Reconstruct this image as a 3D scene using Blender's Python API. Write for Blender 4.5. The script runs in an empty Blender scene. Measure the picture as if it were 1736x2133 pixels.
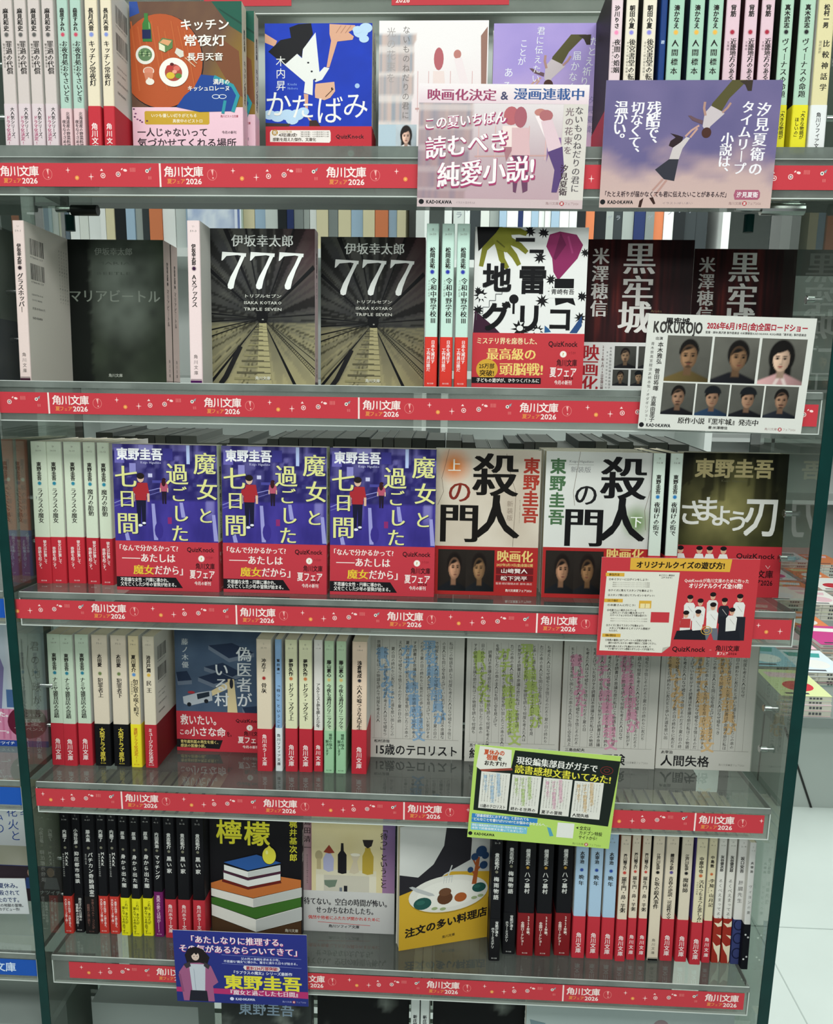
import bpy, math, random
import numpy as np
from mathutils import Matrix, Vector
C = bpy.context.scene.collection
SC = bpy.context.scene
random.seed(7)
MM = 0.001

# ------------------------------------------------------------------ camera (millimetres, X right, Y into the shelf, Z up)
CAM = np.array([431.6, -740.8, 251.2]); YAW, PITCH, ROLL, FPX = -0.0429, 0.1907, 0.0138, 1642.9
def cam_axes():
    cy, sy, cp, sp, cr, sr = math.cos(YAW), math.sin(YAW), math.cos(PITCH), math.sin(PITCH), math.cos(ROLL), math.sin(ROLL)
    f = np.array([sy*cp, cy*cp, -sp]); r = np.array([cy, -sy, 0.]); u = np.cross(r, f)
    return cr*r+sr*u, -sr*r+cr*u, f
AR, AU, AF = cam_axes()
cd = bpy.data.cameras.new('camera'); cam = bpy.data.objects.new('camera', cd); C.objects.link(cam)
m = Matrix.Identity(4)
for i in range(3):
    m[i][0], m[i][1], m[i][2], m[i][3] = AR[i], AU[i], -AF[i], CAM[i]*MM
cam.matrix_world = m
cd.sensor_fit = 'HORIZONTAL'; cd.sensor_width = 36.0; cd.lens = FPX/1736*36.0; cd.clip_start = 0.02; cd.clip_end = 60
SC.camera = cam

# ------------------------------------------------------------------ world, lamps, exposure
w = bpy.data.worlds.new('shop_ambient'); SC.world = w; w.use_nodes = True
w.node_tree.nodes['Background'].inputs[0].default_value = (0.93, 1.0, 0.97, 1)
w.node_tree.nodes['Background'].inputs[1].default_value = 0.34
def area(name, loc, rot, sx, sy, power, col=(0.97, 1.0, 0.965)):
    l = bpy.data.lights.new(name, 'AREA'); l.shape = 'RECTANGLE'; l.size = sx; l.size_y = sy; l.energy = power; l.color = col
    o = bpy.data.objects.new(name, l); C.objects.link(o); o.location = loc; o.rotation_euler = rot
    o['label'] = 'ceiling light panel of the shop'; o['category'] = 'light'
    return o
area('ceiling_lamp', (0.4, -1.15, 1.42), (math.radians(22), 0, 0), 2.6, 0.5, 39)
area('ceiling_lamp', (0.4, -2.4, 1.42), (math.radians(30), 0, 0), 2.6, 0.5, 34)
area('ceiling_lamp', (1.9, 1.6, 1.42), (0, 0, 0), 1.6, 2.4, 60)
area('ceiling_lamp', (0.3, 1.15, 1.42), (math.radians(12), 0, 0), 2.4, 0.4, 28)
SC.view_settings.view_transform = 'Standard'; SC.view_settings.look = 'None'; SC.view_settings.gamma = 1
SC.view_settings.use_curve_mapping = False; SC.view_settings.exposure = -0.18
SC.cycles.transparent_max_bounces = 40; SC.cycles.max_bounces = 8; SC.cycles.diffuse_bounces = 3; SC.cycles.glossy_bounces = 4
SC.cycles.caustics_reflective = False; SC.cycles.caustics_refractive = False

# ------------------------------------------------------------------ ray helpers: a pixel of the 1736x2133 frame to a point on a real plane
def ray(u, v):
    d = AF + AR*((u-868)/FPX) - AU*((v-1066.5)/FPX)
    return d
def atY(u, v, Y):
    d = ray(u, v); t = (Y-CAM[1])/d[1]; return CAM+d*t
def atZ(u, v, Z):
    d = ray(u, v); t = (Z-CAM[2])/d[2]; return CAM+d*t
ZS = {0: 614., 1: 410.7, 2: 205.9, 3: 0., 4: -207.1, 5: -415.1, 6: -622.}
TILT = 0.055; TT = math.tan(TILT); TOPZ = 18.3
TOPS = {1: 15.8, 2: 21.0}
def plate(s, Y): return ZS[s]+TOPS.get(s, TOPZ)-TT*Y
def on_plate(s, u, v):
    d = ray(u, v); k = ZS[s]+TOPS.get(s, TOPZ)      # z = k - TT*y
    t = (k-TT*CAM[1]-CAM[2])/(d[2]+TT*d[1]); return CAM+d*t

# ------------------------------------------------------------------ materials
def lin(c):
    return tuple(((x/12.92) if x <= 0.04045 else ((x+0.055)/1.055)**2.4) for x in c)
def hx(h):
    if not isinstance(h, str): return tuple(h)[:3]
    h = h.lstrip('#'); h = h if len(h) == 6 else h[0]*2+h[1]*2+h[2]*2
    return lin(tuple(int(h[i:i+2], 16)/255 for i in (0, 2, 4)))
def mat(name):
    m = bpy.data.materials.new(name); m.use_nodes = True; nt = m.node_tree
    return m, nt, nt.nodes['Principled BSDF']
def simple(name, col, rough=0.5, metal=0.0, bump=0, scale=200, vary=0.0):
    m, nt, b = mat(name); b.inputs['Base Color'].default_value = (*hx(col), 1); b.inputs['Roughness'].default_value = rough; b.inputs['Metallic'].default_value = metal
    if bump or vary:
        tc = nt.nodes.new('ShaderNodeTexCoord'); n = nt.nodes.new('ShaderNodeTexNoise'); n.inputs['Scale'].default_value = scale; n.inputs['Detail'].default_value = 4
        nt.links.new(tc.outputs['Object'], n.inputs['Vector'])
        if vary:
            mx = nt.nodes.new('ShaderNodeMix'); mx.data_type = 'RGBA'; mx.blend_type = 'MULTIPLY'; mx.inputs[0].default_value = vary
            mx.inputs[6].default_value = (*hx(col), 1); nt.links.new(n.outputs['Fac'], mx.inputs[7]); nt.links.new(mx.outputs[2], b.inputs['Base Color'])
        if bump:
            bp = nt.nodes.new('ShaderNodeBump'); bp.inputs['Strength'].default_value = bump; bp.inputs['Distance'].default_value = 0.001
            nt.links.new(n.outputs['Fac'], bp.inputs['Height']); nt.links.new(bp.outputs[0], b.inputs['Normal'])
    return m
def printed(name, rough, coat=0.0):
    m, nt, b = mat(name)
    at = nt.nodes.new('ShaderNodeAttribute'); at.attribute_name = 'Col'; at.attribute_type = 'GEOMETRY'
    tc = nt.nodes.new('ShaderNodeTexCoord'); n = nt.nodes.new('ShaderNodeTexNoise'); n.inputs['Scale'].default_value = 900; n.inputs['Detail'].default_value = 3
    nt.links.new(tc.outputs['Object'], n.inputs['Vector'])
    mr = nt.nodes.new('ShaderNodeMapRange'); mr.inputs[3].default_value = 0.93; mr.inputs[4].default_value = 1.0
    nt.links.new(n.outputs['Fac'], mr.inputs[0])
    mx = nt.nodes.new('ShaderNodeMix'); mx.data_type = 'RGBA'; mx.blend_type = 'MULTIPLY'; mx.inputs[0].default_value = 1
    nt.links.new(at.outputs['Color'], mx.inputs[6]); nt.links.new(mr.outputs[0], mx.inputs[7]); nt.links.new(mx.outputs[2], b.inputs['Base Color'])
    b.inputs['Roughness'].default_value = rough; b.inputs['Specular IOR Level'].default_value = 0.13
    if coat: b.inputs['Coat Weight'].default_value = coat; b.inputs['Coat Roughness'].default_value = 0.15
    return m
M = {}
M['print'] = printed('printed_glossy_paper', 0.5)
M['matte'] = printed('printed_matte_paper', 0.7)
def pages():
    m, nt, b = mat('page_edges')
    tc = nt.nodes.new('ShaderNodeTexCoord'); wv = nt.nodes.new('ShaderNodeTexWave'); wv.bands_direction = 'Y'; wv.inputs['Scale'].default_value = 900; wv.inputs['Distortion'].default_value = 2.0
    nt.links.new(tc.outputs['Object'], wv.inputs['Vector'])
    r = nt.nodes.new('ShaderNodeMix'); r.data_type = 'RGBA'; r.inputs[6].default_value = (*hx('#b9ad90'), 1); r.inputs[7].default_value = (*hx('#e4dcc6'), 1)
    nt.links.new(wv.outputs['Fac'], r.inputs[0]); nt.links.new(r.outputs[2], b.inputs['Base Color']); b.inputs['Roughness'].default_value = 0.9
    return m
M['page'] = pages()
def clear(name, tint, haze=0.0, hazecol='#c8d4cc', rough=0.02, ior=1.49):
    """clear sheet: see-through with mirror reflection by Fresnel and a little milky scatter"""
    m = bpy.data.materials.new(name); m.use_nodes = True; nt = m.node_tree; nt.nodes.clear(); N = nt.nodes.new; L = nt.links.new
    out = N('ShaderNodeOutputMaterial'); tr = N('ShaderNodeBsdfTransparent'); tr.inputs[0].default_value = (*hx(tint), 1)
    gl = N('ShaderNodeBsdfGlossy'); gl.inputs['Roughness'].default_value = rough; gl.inputs['Color'].default_value = (1, 1, 1, 1)
    fr = N('ShaderNodeFresnel'); fr.inputs['IOR'].default_value = ior
    df = N('ShaderNodeBsdfDiffuse'); df.inputs[0].default_value = (*hx(hazecol), 1)
    tc = N('ShaderNodeTexCoord'); nz = N('ShaderNodeTexNoise'); nz.inputs['Scale'].default_value = 14; nz.inputs['Detail'].default_value = 6
    L(tc.outputs['Object'], nz.inputs['Vector'])
    mr = N('ShaderNodeMapRange'); mr.inputs[1].default_value = .3; mr.inputs[2].default_value = .7; mr.inputs[3].default_value = haze*.5; mr.inputs[4].default_value = haze*1.5; L(nz.outputs['Fac'], mr.inputs[0])
    m1 = N('ShaderNodeMixShader'); L(mr.outputs[0], m1.inputs[0]); L(tr.outputs[0], m1.inputs[1]); L(df.outputs[0], m1.inputs[2])
    ge = N('ShaderNodeNewGeometry'); fx = N('ShaderNodeMath'); fx.operation = 'SUBTRACT'; fx.inputs[0].default_value = 1.0; L(ge.outputs['Backfacing'], fx.inputs[1])
    fm = N('ShaderNodeMath'); fm.operation = 'MULTIPLY'; L(fr.outputs[0], fm.inputs[0]); L(fx.outputs[0], fm.inputs[1])
    m2 = N('ShaderNodeMixShader'); L(fm.outputs[0], m2.inputs[0]); L(m1.outputs[0], m2.inputs[1]); L(gl.outputs[0], m2.inputs[2])
    L(m2.outputs[0], out.inputs[0]); return m
M['acrylic'] = clear('clear_acrylic', '#dfe3df', 0.10, '#b9beb9', 0.02, 1.62)
M['lip'] = clear('clear_lip', '#e6e9e6', 0.12, '#c4c8c2')
M['bright'] = simple('painted_edge_highlight', '#c9d0cb', 0.15)  # pale opaque colour paints the light caught along acrylic edges
M['acrylic_edge'] = clear('polished_acrylic_edge', '#aab2ac', 0.55, '#8d958f', 0.1)
M['glass'] = clear('clear_glass', '#ccd4cf', 0.13, '#a3a39b', 0.0, 1.6)
M['glass_edge'] = simple('green_glass_edge', '#0a3a37', 0.3, 0, 0.3, 40, 0.5)
M['glass_edge'].node_tree.nodes['Principled BSDF'].inputs['Specular IOR Level'].default_value = .2
M['chrome'] = simple('chrome_pin', '#c9cccb', 0.18, 1.0)
M['black_plastic'] = simple('black_plastic', '#101312', 0.35)
M['tape'] = clear('clear_tape', '#f1f4f1', 0.06, '#ffffff', 0.15)
M['floor'] = simple('white_floor_tile', '#d3ded9', 0.35, 0, 0.0, 3, 0.25)
M['wall'] = simple('grey_wall', '#a9b1ad', 0.8, 0, 0.05, 20, 0.15)
M['panel'] = simple('pale_grey_panel', '#b9c2bd', 0.5, 0, 0, 2, 0.2)
M['cabinet'] = simple('grey_laminate', '#87918d', 0.5, 0, 0, 8, 0.2)
M['joint'] = simple('tile_joint', '#a9b4b0', 0.6)
M['dark'] = simple('dark_joint', '#151816', 0.6)
M['white'] = simple('white_board', '#d9dedb', 0.5)

# ------------------------------------------------------------------ mesh building with a colour per vertex
class MB:
    def __init__(s): s.v = []; s.f = []; s.c = []; s.n = 0
    def add(s, V, F, col):
        V = np.asarray(V, float).reshape(-1, 3); k = s.n; s.v.append(V); s.n += len(V)
        s.f.extend([tuple(i+k for i in f) for f in F])
        col = np.asarray(col, float)
        if col.ndim == 1: col = np.tile(col[:3], (len(V), 1))
        s.c.append(col[:, :3])
    def box(s, x0, y0, z0, x1, y1, z1, col=(.5, .5, .5)):
        V = [(x, y, z) for x in (x0, x1) for y in (y0, y1) for z in (z0, z1)]
        s.add(V, [(0, 1, 3, 2), (4, 6, 7, 5), (0, 4, 5, 1), (2, 3, 7, 6), (0, 2, 6, 4), (1, 5, 7, 3)], col)
    def cyl(s, p0, p1, r0, r1=None, n=14, col=(.5, .5, .5)):
        r1 = r0 if r1 is None else r1
        p0 = np.array(p0, float); p1 = np.array(p1, float); a = p1-p0; a /= np.linalg.norm(a)
        b = np.cross(a, [0, 0, 1] if abs(a[2]) < .9 else [1, 0, 0]); b /= np.linalg.norm(b); c = np.cross(a, b)
        V = [p+r*(math.cos(t)*b+math.sin(t)*c) for p, r in ((p0, r0), (p1, r1)) for t in [i*2*math.pi/n for i in range(n)]]
        F = [(i, (i+1) % n, n+(i+1) % n, n+i) for i in range(n)]+[tuple(range(n))[::-1], tuple(range(n, 2*n))]
        s.add(V, F, col)
    def xf(s, mtx):
        out = MB()
        mm = np.array(mtx)
        for V, c in zip(s.v, s.c): out.v.append(V@mm[:3, :3].T+mm[:3, 3]); out.c.append(c)
        out.f = s.f; out.n = s.n; return out
    def mesh(s, name):
        V = np.concatenate(s.v)*MM; Cc = np.concatenate(s.c)
        me = bpy.data.meshes.new(name)
        nf = len(s.f); lens = np.fromiter((len(f) for f in s.f), np.int32, nf)
        flat = np.fromiter((i for f in s.f for i in f), np.int32, int(lens.sum()))
        me.vertices.add(len(V)); me.vertices.foreach_set('co', V.astype(np.float32).ravel())
        me.loops.add(len(flat)); me.loops.foreach_set('vertex_index', flat)
        me.polygons.add(nf); st = np.zeros(nf, np.int32); st[1:] = np.cumsum(lens)[:-1]
        me.polygons.foreach_set('loop_start', st); me.polygons.foreach_set('loop_total', lens)
        a = me.color_attributes.new('Col', 'FLOAT_COLOR', 'POINT')
        a.data.foreach_set('color', np.concatenate([Cc, np.ones((len(Cc), 1))], 1).astype(np.float32).ravel())
        me.polygons.foreach_set('use_smooth', np.zeros(nf, bool))
        me.update(calc_edges=True); me.validate(); return me
    def build(s, name, material, parent=None, mtx=None):
        me = s.mesh(name)
        for mm in (material if isinstance(material, (list, tuple)) else [material]): me.materials.append(M[mm])
        return link(name, me, parent, mtx)
def link(name, me, parent=None, mtx=None):
    o = bpy.data.objects.new(name, me); C.objects.link(o)
    if parent: o.parent = parent
    if mtx is not None: o.matrix_basis = mtx
    return o
def empty(name, mtx=None, label=None, cat=None, group=None):
    o = bpy.data.objects.new(name, None); C.objects.link(o); o.empty_display_size = .02
    if mtx is not None: o.matrix_basis = mtx
    return tag(o, label, cat, group)
def tag(o, label=None, cat=None, group=None, kind=None):
    if label: o['label'] = label
    if cat: o['category'] = cat
    if group: o['group'] = group
    if kind: o['kind'] = kind
    return o
def TR(x, y, z): return Matrix.Translation((x*MM, y*MM, z*MM))
def RX(a): return Matrix.Rotation(a, 4, 'X')
def RY(a): return Matrix.Rotation(a, 4, 'Y')
def RZ(a): return Matrix.Rotation(a, 4, 'Z')

# ------------------------------------------------------------------ glyphs from Blender's own built-in font
_tc = bpy.data.curves.new('glyph', 'FONT'); _to = bpy.data.objects.new('glyph', _tc); C.objects.link(_to); _tc.size = 1.0
_gl = {}
STY = {'g': [(0, 0)], 'b': [(-.016, -.016), (.016, -.016), (-.016, .016), (.016, .016)], 'h': [(-.032, -.03), (.032, -.03), (-.032, .03), (.032, .03)],
       'm': [(-.018, 0), (.018, 0)], 'M': [(-.03, 0), (0, 0), (.03, 0)]}
def glyph(ch, sty='g', res=2):
    k = (ch, sty, res)
    if k in _gl: return _gl[k]
    dup = STY[sty]
    _tc.body = ch; _tc.resolution_u = res
    dg = bpy.context.evaluated_depsgraph_get(); dg.update()
    me = bpy.data.meshes.new_from_object(_to.evaluated_get(dg))
    n = len(me.vertices)
    if n == 0: r = (np.zeros((0, 2)), [], .4 if ch == ' ' else 1.0)
    else:
        co = np.empty(n*3, np.float32); me.vertices.foreach_get('co', co); V = co.reshape(-1, 3)[:, :2].astype(float)
        F = [tuple(p.vertices) for p in me.polygons]
        wide = ord(ch) > 0x2E7F
        adv = 1.0 if wide else float(V[:, 0].max()+max(V[:, 0].min(), .03))
        if len(dup) > 1:
            V = np.concatenate([V+np.array(d) for d in dup]); F = [tuple(i+n*k_ for i in f) for k_ in range(len(dup)) for f in F]
        r = (V, F, adv)
    bpy.data.meshes.remove(me); _gl[k] = r; return r
VROT = set('ー「」『』（）()―—…〜~[]【】-')
VPUN = set('。、，．')
VSML = set('ッャュョァィゥェォっゃゅょぁぃぅぇぉ')

def clip(P, x0, y0, x1, y1):
    for ax, lim, sg in ((0, x0, 1), (0, x1, -1), (1, y0, 1), (1, y1, -1)):
        Q = []
        for i in range(len(P)):
            a, b = P[i-1], P[i]; ia = sg*(a[ax]-lim) >= 0; ib = sg*(b[ax]-lim) >= 0
            if ia != ib:
                t = (lim-a[ax])/(b[ax]-a[ax]); Q.append((a[0]+t*(b[0]-a[0]), a[1]+t*(b[1]-a[1])))
            if ib: Q.append(b)
        P = Q
        if not P: return P
    return P
def vnoise(x, y, seed=0):
    x = np.asarray(x, float); y = np.asarray(y, float); xi = np.floor(x); yi = np.floor(y); fx = x-xi; fy = y-yi
    def h(a, b): return np.modf(np.abs(np.sin(a*127.1+b*311.7+seed*17.3)*43758.5453))[0]
    fx = fx*fx*(3-2*fx); fy = fy*fy*(3-2*fy)
    return (h(xi, yi)*(1-fx)+h(xi+1, yi)*fx)*(1-fy)+(h(xi, yi+1)*(1-fx)+h(xi+1, yi+1)*fx)*fy
def fbm(x, y, seed=0, o=3): return sum(vnoise(x*2**i, y*2**i, seed+i)/2**i for i in range(o))/sum(1/2**i for i in range(o))
def mixc(a, b, t):
    t = np.clip(np.asarray(t), 0, 1)[..., None]; return np.asarray(a)*(1-t)+np.asarray(b)*t

STEP = 0.042
class Art:
    """flat print on a w x h mm face; drawn in any y-down units that map x0..x1, y0..y1 onto the face"""
    def __init__(s, w, h, x0=None, y0=None, x1=None, y1=None):
        s.w, s.h = w, h
        if x0 is None: x0, y0, x1, y1 = 0, 0, w, h
        s.r = (x0, y0, x1, y1); s.sx = w/(x1-x0); s.sy = h/(y1-y0); s.items = []; s.nd = 1
    def _mp(s, P):
        P = np.asarray(P, float).reshape(-1, 2)
        return np.stack([(P[:, 0]-s.r[0])*s.sx, s.h-(P[:, 1]-s.r[1])*s.sy], 1)
    def _put(s, V, F, col):
        if len(V) == 0 or not F: return
        b = (V[:, 0].min(), V[:, 1].min(), V[:, 0].max(), V[:, 1].max()); lv = 1
        for it in s.items:
            o = it[3]
            if o[0] < b[2] and b[0] < o[2] and o[1] < b[3] and b[1] < o[3]: lv = max(lv, it[4]+1)
        s.items.append((V, F, col, b, lv))
    def poly(s, P, col):
        P = clip([tuple(p) for p in P], *s.r)
        if len(P) < 3: return s
        V = s._mp(P); a = sum(V[i-1][0]*V[i][1]-V[i][0]*V[i-1][1] for i in range(len(V)))
        if a < 0: V = V[::-1]
        s._put(V, [tuple(range(len(V)))], hx(col)); return s
    def rect(s, x0, y0, x1, y1, col): return s.poly([(x0, y0), (x1, y0), (x1, y1), (x0, y1)], col)
    def ell(s, cx, cy, rx, ry, col, n=20, rot=0, a0=0, a1=360):
        P = []; full = a1-a0 >= 360
        for i in range(n if full else n+1):
            t = math.radians(a0+(a1-a0)*i/n); x, y = rx*math.cos(t), ry*math.sin(t)
            P.append((cx+x*math.cos(rot)-y*math.sin(rot), cy+x*math.sin(rot)+y*math.cos(rot)))
        return s.poly(P, col)
    def ring(s, cx, cy, rx, ry, wd, col, n=20, a0=0, a1=360):
        return s.line([(cx+rx*math.cos(math.radians(a0+(a1-a0)*i/n)), cy+ry*math.sin(math.radians(a0+(a1-a0)*i/n))) for i in range(n+1)], wd, col)
    def grad(s, fn, nx=24, ny=34, x0=None, y0=None, x1=None, y1=None):
        if x0 is None: x0, y0, x1, y1 = s.r
        X, Y = np.meshgrid(np.linspace(0, 1, nx+1), np.linspace(0, 1, ny+1)); col = fn(X.ravel(), Y.ravel())
        V = s._mp(np.stack([x0+(x1-x0)*X.ravel(), y0+(y1-y0)*Y.ravel()], 1))
        F = [(j*(nx+1)+i+nx+1, j*(nx+1)+i+nx+2, j*(nx+1)+i+1, j*(nx+1)+i) for j in range(ny) for i in range(nx)]
        s._put(V, F, np.asarray(col)); return s
    def line(s, P, wd, col, w2=None):
        P = np.asarray(P, float); n = len(P)
        d = np.gradient(P, axis=0) if n > 2 else np.tile(P[1]-P[0], (2, 1))
        L = np.hypot(d[:, 0], d[:, 1])+1e-9; nn = np.stack([-d[:, 1]/L, d[:, 0]/L], 1)
        ws = np.linspace(wd, wd if w2 is None else w2, n)[:, None]/2
        A, B = P+nn*ws, P-nn*ws
        x0, y0, x1, y1 = s.r
        lo, hi = np.array([x0, y0]), np.array([x1, y1]); A = np.clip(A, lo, hi); B = np.clip(B, lo, hi)
        V = s._mp(np.concatenate([A, B])); F = [(i, i+1, n+i+1, n+i) for i in range(n-1)]
        s._put(V, F, hx(col)); return s
    def _glyphs(s, G, col):
        V = []; F = []; k = 0; ndup = max(1, s.nd)
        for gi, (v, f) in enumerate(G):
            if len(v) == 0: continue
            m_ = len(v)//ndup; lift = np.repeat(np.arange(ndup), m_)*.0075+(gi % 2)*.003
            v = np.concatenate([v, lift[:, None]], 1); V.append(v); F += [tuple(i+k for i in t) for t in f]; k += len(v)
        if V: s._put(np.concatenate(V), F, hx(col))
    def tx(s, t, x0, x1, yc, size, col, sty='g', res=None, tilt=0.0, slant=0.0):
        """horizontal text filling x0..x1, centred on yc; size is the em height"""
        s.nd = len(STY[sty]); mmh = abs(size*s.sy); res = res or (2 if mmh > 6 else 1)
        gs = [glyph(c, sty, res) for c in t]; tot = sum(g[2] for g in gs) or 1
        k = (x1-x0)/tot; out = []; x = x0
        for g in gs:
            v = g[0]; px = x+v[:, 0]*k+slant*(v[:, 1]-.38)*size; py = yc-(v[:, 1]-.37)*size+(px-x0)*tilt
            out.append((s._mp(np.stack([px, py], 1)) if len(v) else v, g[1])); x += g[2]*k
        s._glyphs(out, col); return s
    def vt(s, t, xc, y0, y1, size, col, sty='g', res=None, lean=0.0, sx=1.0):
        """vertical text, first character starting at y0, last ending at y1"""
        s.nd = len(STY[sty]); mmh = abs(size*s.sy); res = res or (2 if mmh > 6 else 1); n = len(t); p = (y1-y0)/n; out = []
        asp = s.sy/s.sx
        for i, c in enumerate(t):
            v, f, adv = glyph(c, sty, res)
            if len(v) == 0: continue
            if c in VROT: q = np.stack([.5+(v[:, 1]-.38), .38-(v[:, 0]-adv/2)], 1); q[:, 0] = .5+(q[:, 0]-.5)
            else:
                q = v.copy(); q[:, 0] += .5-adv/2
                if c in VPUN: q += [.55, .55]
                elif c in VSML: q += [.1, .1]
            yc = y0+p*(i+.5)
            px = xc+(q[:, 0]-.5)*size*sx*asp+lean*(yc-y0); py = yc-(q[:, 1]-.38)*size
            out.append((s._mp(np.stack([px, py], 1)), f))
        s._glyphs(out, col); return s
    def ch(s, c, xc, yc, size, col, sty='g', sx=1.0, rot=0.0, slant=0.0):
        s.nd = len(STY[sty]); v, f, adv = glyph(c, sty, 3); asp = s.sy/s.sx
        q = np.stack([(v[:, 0]-adv/2), (v[:, 1]-.38)], 1); q[:, 0] += slant*q[:, 1]
        cr, sr = math.cos(rot), math.sin(rot)
        q = np.stack([q[:, 0]*cr*sx+q[:, 1]*sr, -q[:, 0]*sr+q[:, 1]*cr], 1)
        s._glyphs([(s._mp(np.stack([xc+q[:, 0]*size*asp, yc-q[:, 1]*size], 1)), f)], col); return s
    def onto(s, mb, o, ux, uy, nn, lift=0.0):
        """lay the print on the face with corner o, axes ux, uy and outward normal nn"""
        o, ux, uy, nn = (np.asarray(a, float) for a in (o, ux, uy, nn))
        for V, F, col, b, lv in s.items:
            if V.shape[1] == 3: W3 = o+V[:, :1]*ux+V[:, 1:2]*uy+nn*(lift+lv*STEP+V[:, 2:])
            else: W3 = o+V[:, :1]*ux+V[:, 1:]*uy+nn*(lift+lv*STEP)
            mb.add(W3, F, col)
# ------------------------------------------------------------------ room
FLOORZ = -1100.
def room():
    mb = MB(); mb.box(-3500, -3500, FLOORZ-40, 6500, 6500, FLOORZ); tag(mb.build('floor', 'floor'), 'white polished tile floor', kind='structure')
    mb = MB(); mb.box(-3500, 6000, FLOORZ, 6500, 6100, 1500); tag(mb.build('wall_back', 'wall'), 'grey wall far behind the displays', kind='structure')
    mb = MB(); mb.box(6400, -3500, FLOORZ, 6500, 6000, 1500); tag(mb.build('wall_right', 'wall'), kind='structure')
    mb = MB(); mb.box(-3500, -3500, 1500, 6500, 6100, 1560); tag(mb.build('ceiling', 'white'), kind='structure')
    # joints between the floor tiles
    mb = MB()
    for i in range(9): mb.box(600+i*600, -800, FLOORZ, 603+i*600, 6000, FLOORZ+.6)
    for i in range(10): mb.box(600, -800+i*600, FLOORZ, 6000, -797+i*600, FLOORZ+.6)
    tag(mb.build('trim_1', 'joint'), kind='structure')
room()

# ------------------------------------------------------------------ display unit
XR = 769.
def side_panel(x0, x1, label, pins, inward):
    t = empty('glass_side_panel', TR((x0+x1)/2, 0, FLOORZ), label, 'glass panel')
    off = TR(-(x0+x1)/2, 0, -FLOORZ)
    mb = MB(); e = .35
    mb.box(x0, -2+e, FLOORZ, x1, 170, 900); mb.build('glass_pane', 'glass', t, off)
    mb = MB(); mb.box(x0-.2, -3.2, FLOORZ, x1+.2, -2, 900); mb.build('polished_edge', 'glass_edge', t, off)
    mb = MB(); mb.box(x0-.2, 170, FLOORZ, x1+.2, 171, 900); mb.build('rear_edge', 'glass_edge', t, off)
    for (y, z) in pins:
        mb = MB(); xa = x1 if inward > 0 else x0; xb = xa+inward*7
        mb.cyl((xa-inward*.1, y, z), (xb, y, z), 2.6, 2.6); mb.cyl((xb, y, z), (xb+inward*.8, y, z), 4.0, 3.4)
        p = mb.build('shelf_pin', 'chrome', t, off)
    return t
PINS = [(y, ZS[s]+d) for s in (1, 2, 3, 4, 5) for y, d in ((45, 106), (45, 60))]
side_panel(-11, -1.5, 'green-edged glass side panel at the left end of the red-striped shelves', PINS, 1)
side_panel(771, 782, 'green-edged glass side panel at the right end of the red-striped shelves', PINS, -1)

# rear panel behind the top shelf: pale grey sheet
t = empty('back_board', TR(380, 172, plate(1, 150)), 'pale grey back board behind the books of the top shelf', 'board')
mb = MB(); mb.box(-420, 0, 0, 420, 4, 420); mb.build('board', 'panel', t)
mb = MB(); mb.box(-420, -1, -3, 420, 5, 0); mb.build('lower_edge', 'chrome', t)

def shelf(s, x0, x1, label, y1=165., name='acrylic_shelf', yo=0.):
    """clear acrylic tray: sloping plate, front lip that holds the paper strip, bottom return, end cheeks"""
    t = empty(name, TR((x0+x1)/2, yo, ZS[s]), label, 'shelf'); xc = (x0+x1)/2
    tp = TOPS.get(s, TOPZ); pm = TR(0, 0, tp) @ RX(-TILT); th = 6.2; up = s == 1; yf = 4.2 if up else 0
    mb = MB(); mb.box(x0-xc, yf+.9, -th, x1-xc, y1, 0); sp_ = mb.build('shelf_plate', 'acrylic', t, pm)
    mb = MB()
    mb.box(x0-xc, yf, -th, x1-xc, yf+.8, -.7); mb.box(x0-xc, y1+.1, -th, x1-xc, y1+.9, -.1)
    mb.box(x0-xc-.9, 0, -th, x0-xc-.1, y1, -.1); mb.box(x1-xc+.1, 0, -th, x1-xc+.9, y1, -.1)
    mb.build('plate_edge', 'acrylic_edge', sp_)
    mb = MB(); mb.box(x0-xc, yf, -.6, x1-xc, yf+.8, 0); mb.build('plate_highlight', 'bright', sp_)  # thin pale strip: painted highlight along the plate's front corner
    if up:
        mb = MB(); mb.box(x0-xc, .8, 15.5, x1-xc, 3.2, 25); mb.build('upstand', 'acrylic_edge', t); mb = MB(); mb.box(x0-xc, .4, 14.9, x1-xc, .8, 15.4); mb.build('upstand_highlight', 'bright', t)  # upstand, with a painted highlight line below it
    mb = MB(); mb.box(x0-xc, 1.0, -16.4, x1-xc, 3.8, (15.4 if up else tp-th-.4)); fl_ = mb.build('front_lip', 'lip', t)
    mb = MB(); mb.box(x0-xc, 4.0, -17.4, x1-xc, 9, -16.8); mb.build('lip_return', 'acrylic', fl_)
    mb = MB(); mb.box(x0-xc, .6, -17.4, x1-xc, 3.9, -16.5); mb.box(x0-xc-1, .6, -17.4, x0-xc-.1, 3.9, tp-th-.6); mb.box(x1-xc+.1, .6, -17.4, x1-xc+1, 3.9, tp-th-.6)
    mb.build('lip_edge', 'bright', fl_)  # lip edges take the painted highlight colour too
    return t
ORD = {1: 'top', 2: 'second', 3: 'third', 4: 'fourth', 5: 'lowest'}
shelf(0, -200, 768, 'clear acrylic shelf cut off by the upper picture edge', 25., yo=140.)
for s in (1, 2): shelf(s, -1, 768, 'clear acrylic %s shelf with red paper strip' % ('uppermost full' if s == 1 else 'second'))
shelf(3, 3, 765, 'clear acrylic third shelf under the three city-at-night covers')
shelf(4, 4, 762, 'clear acrylic fourth shelf under the four handwritten white covers')
shelf(5, 5, 760, 'clear acrylic lowest red-striped shelf under the black spines')
shelf(6, 5, 760, 'clear acrylic shelf below the lowest red strip')

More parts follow.
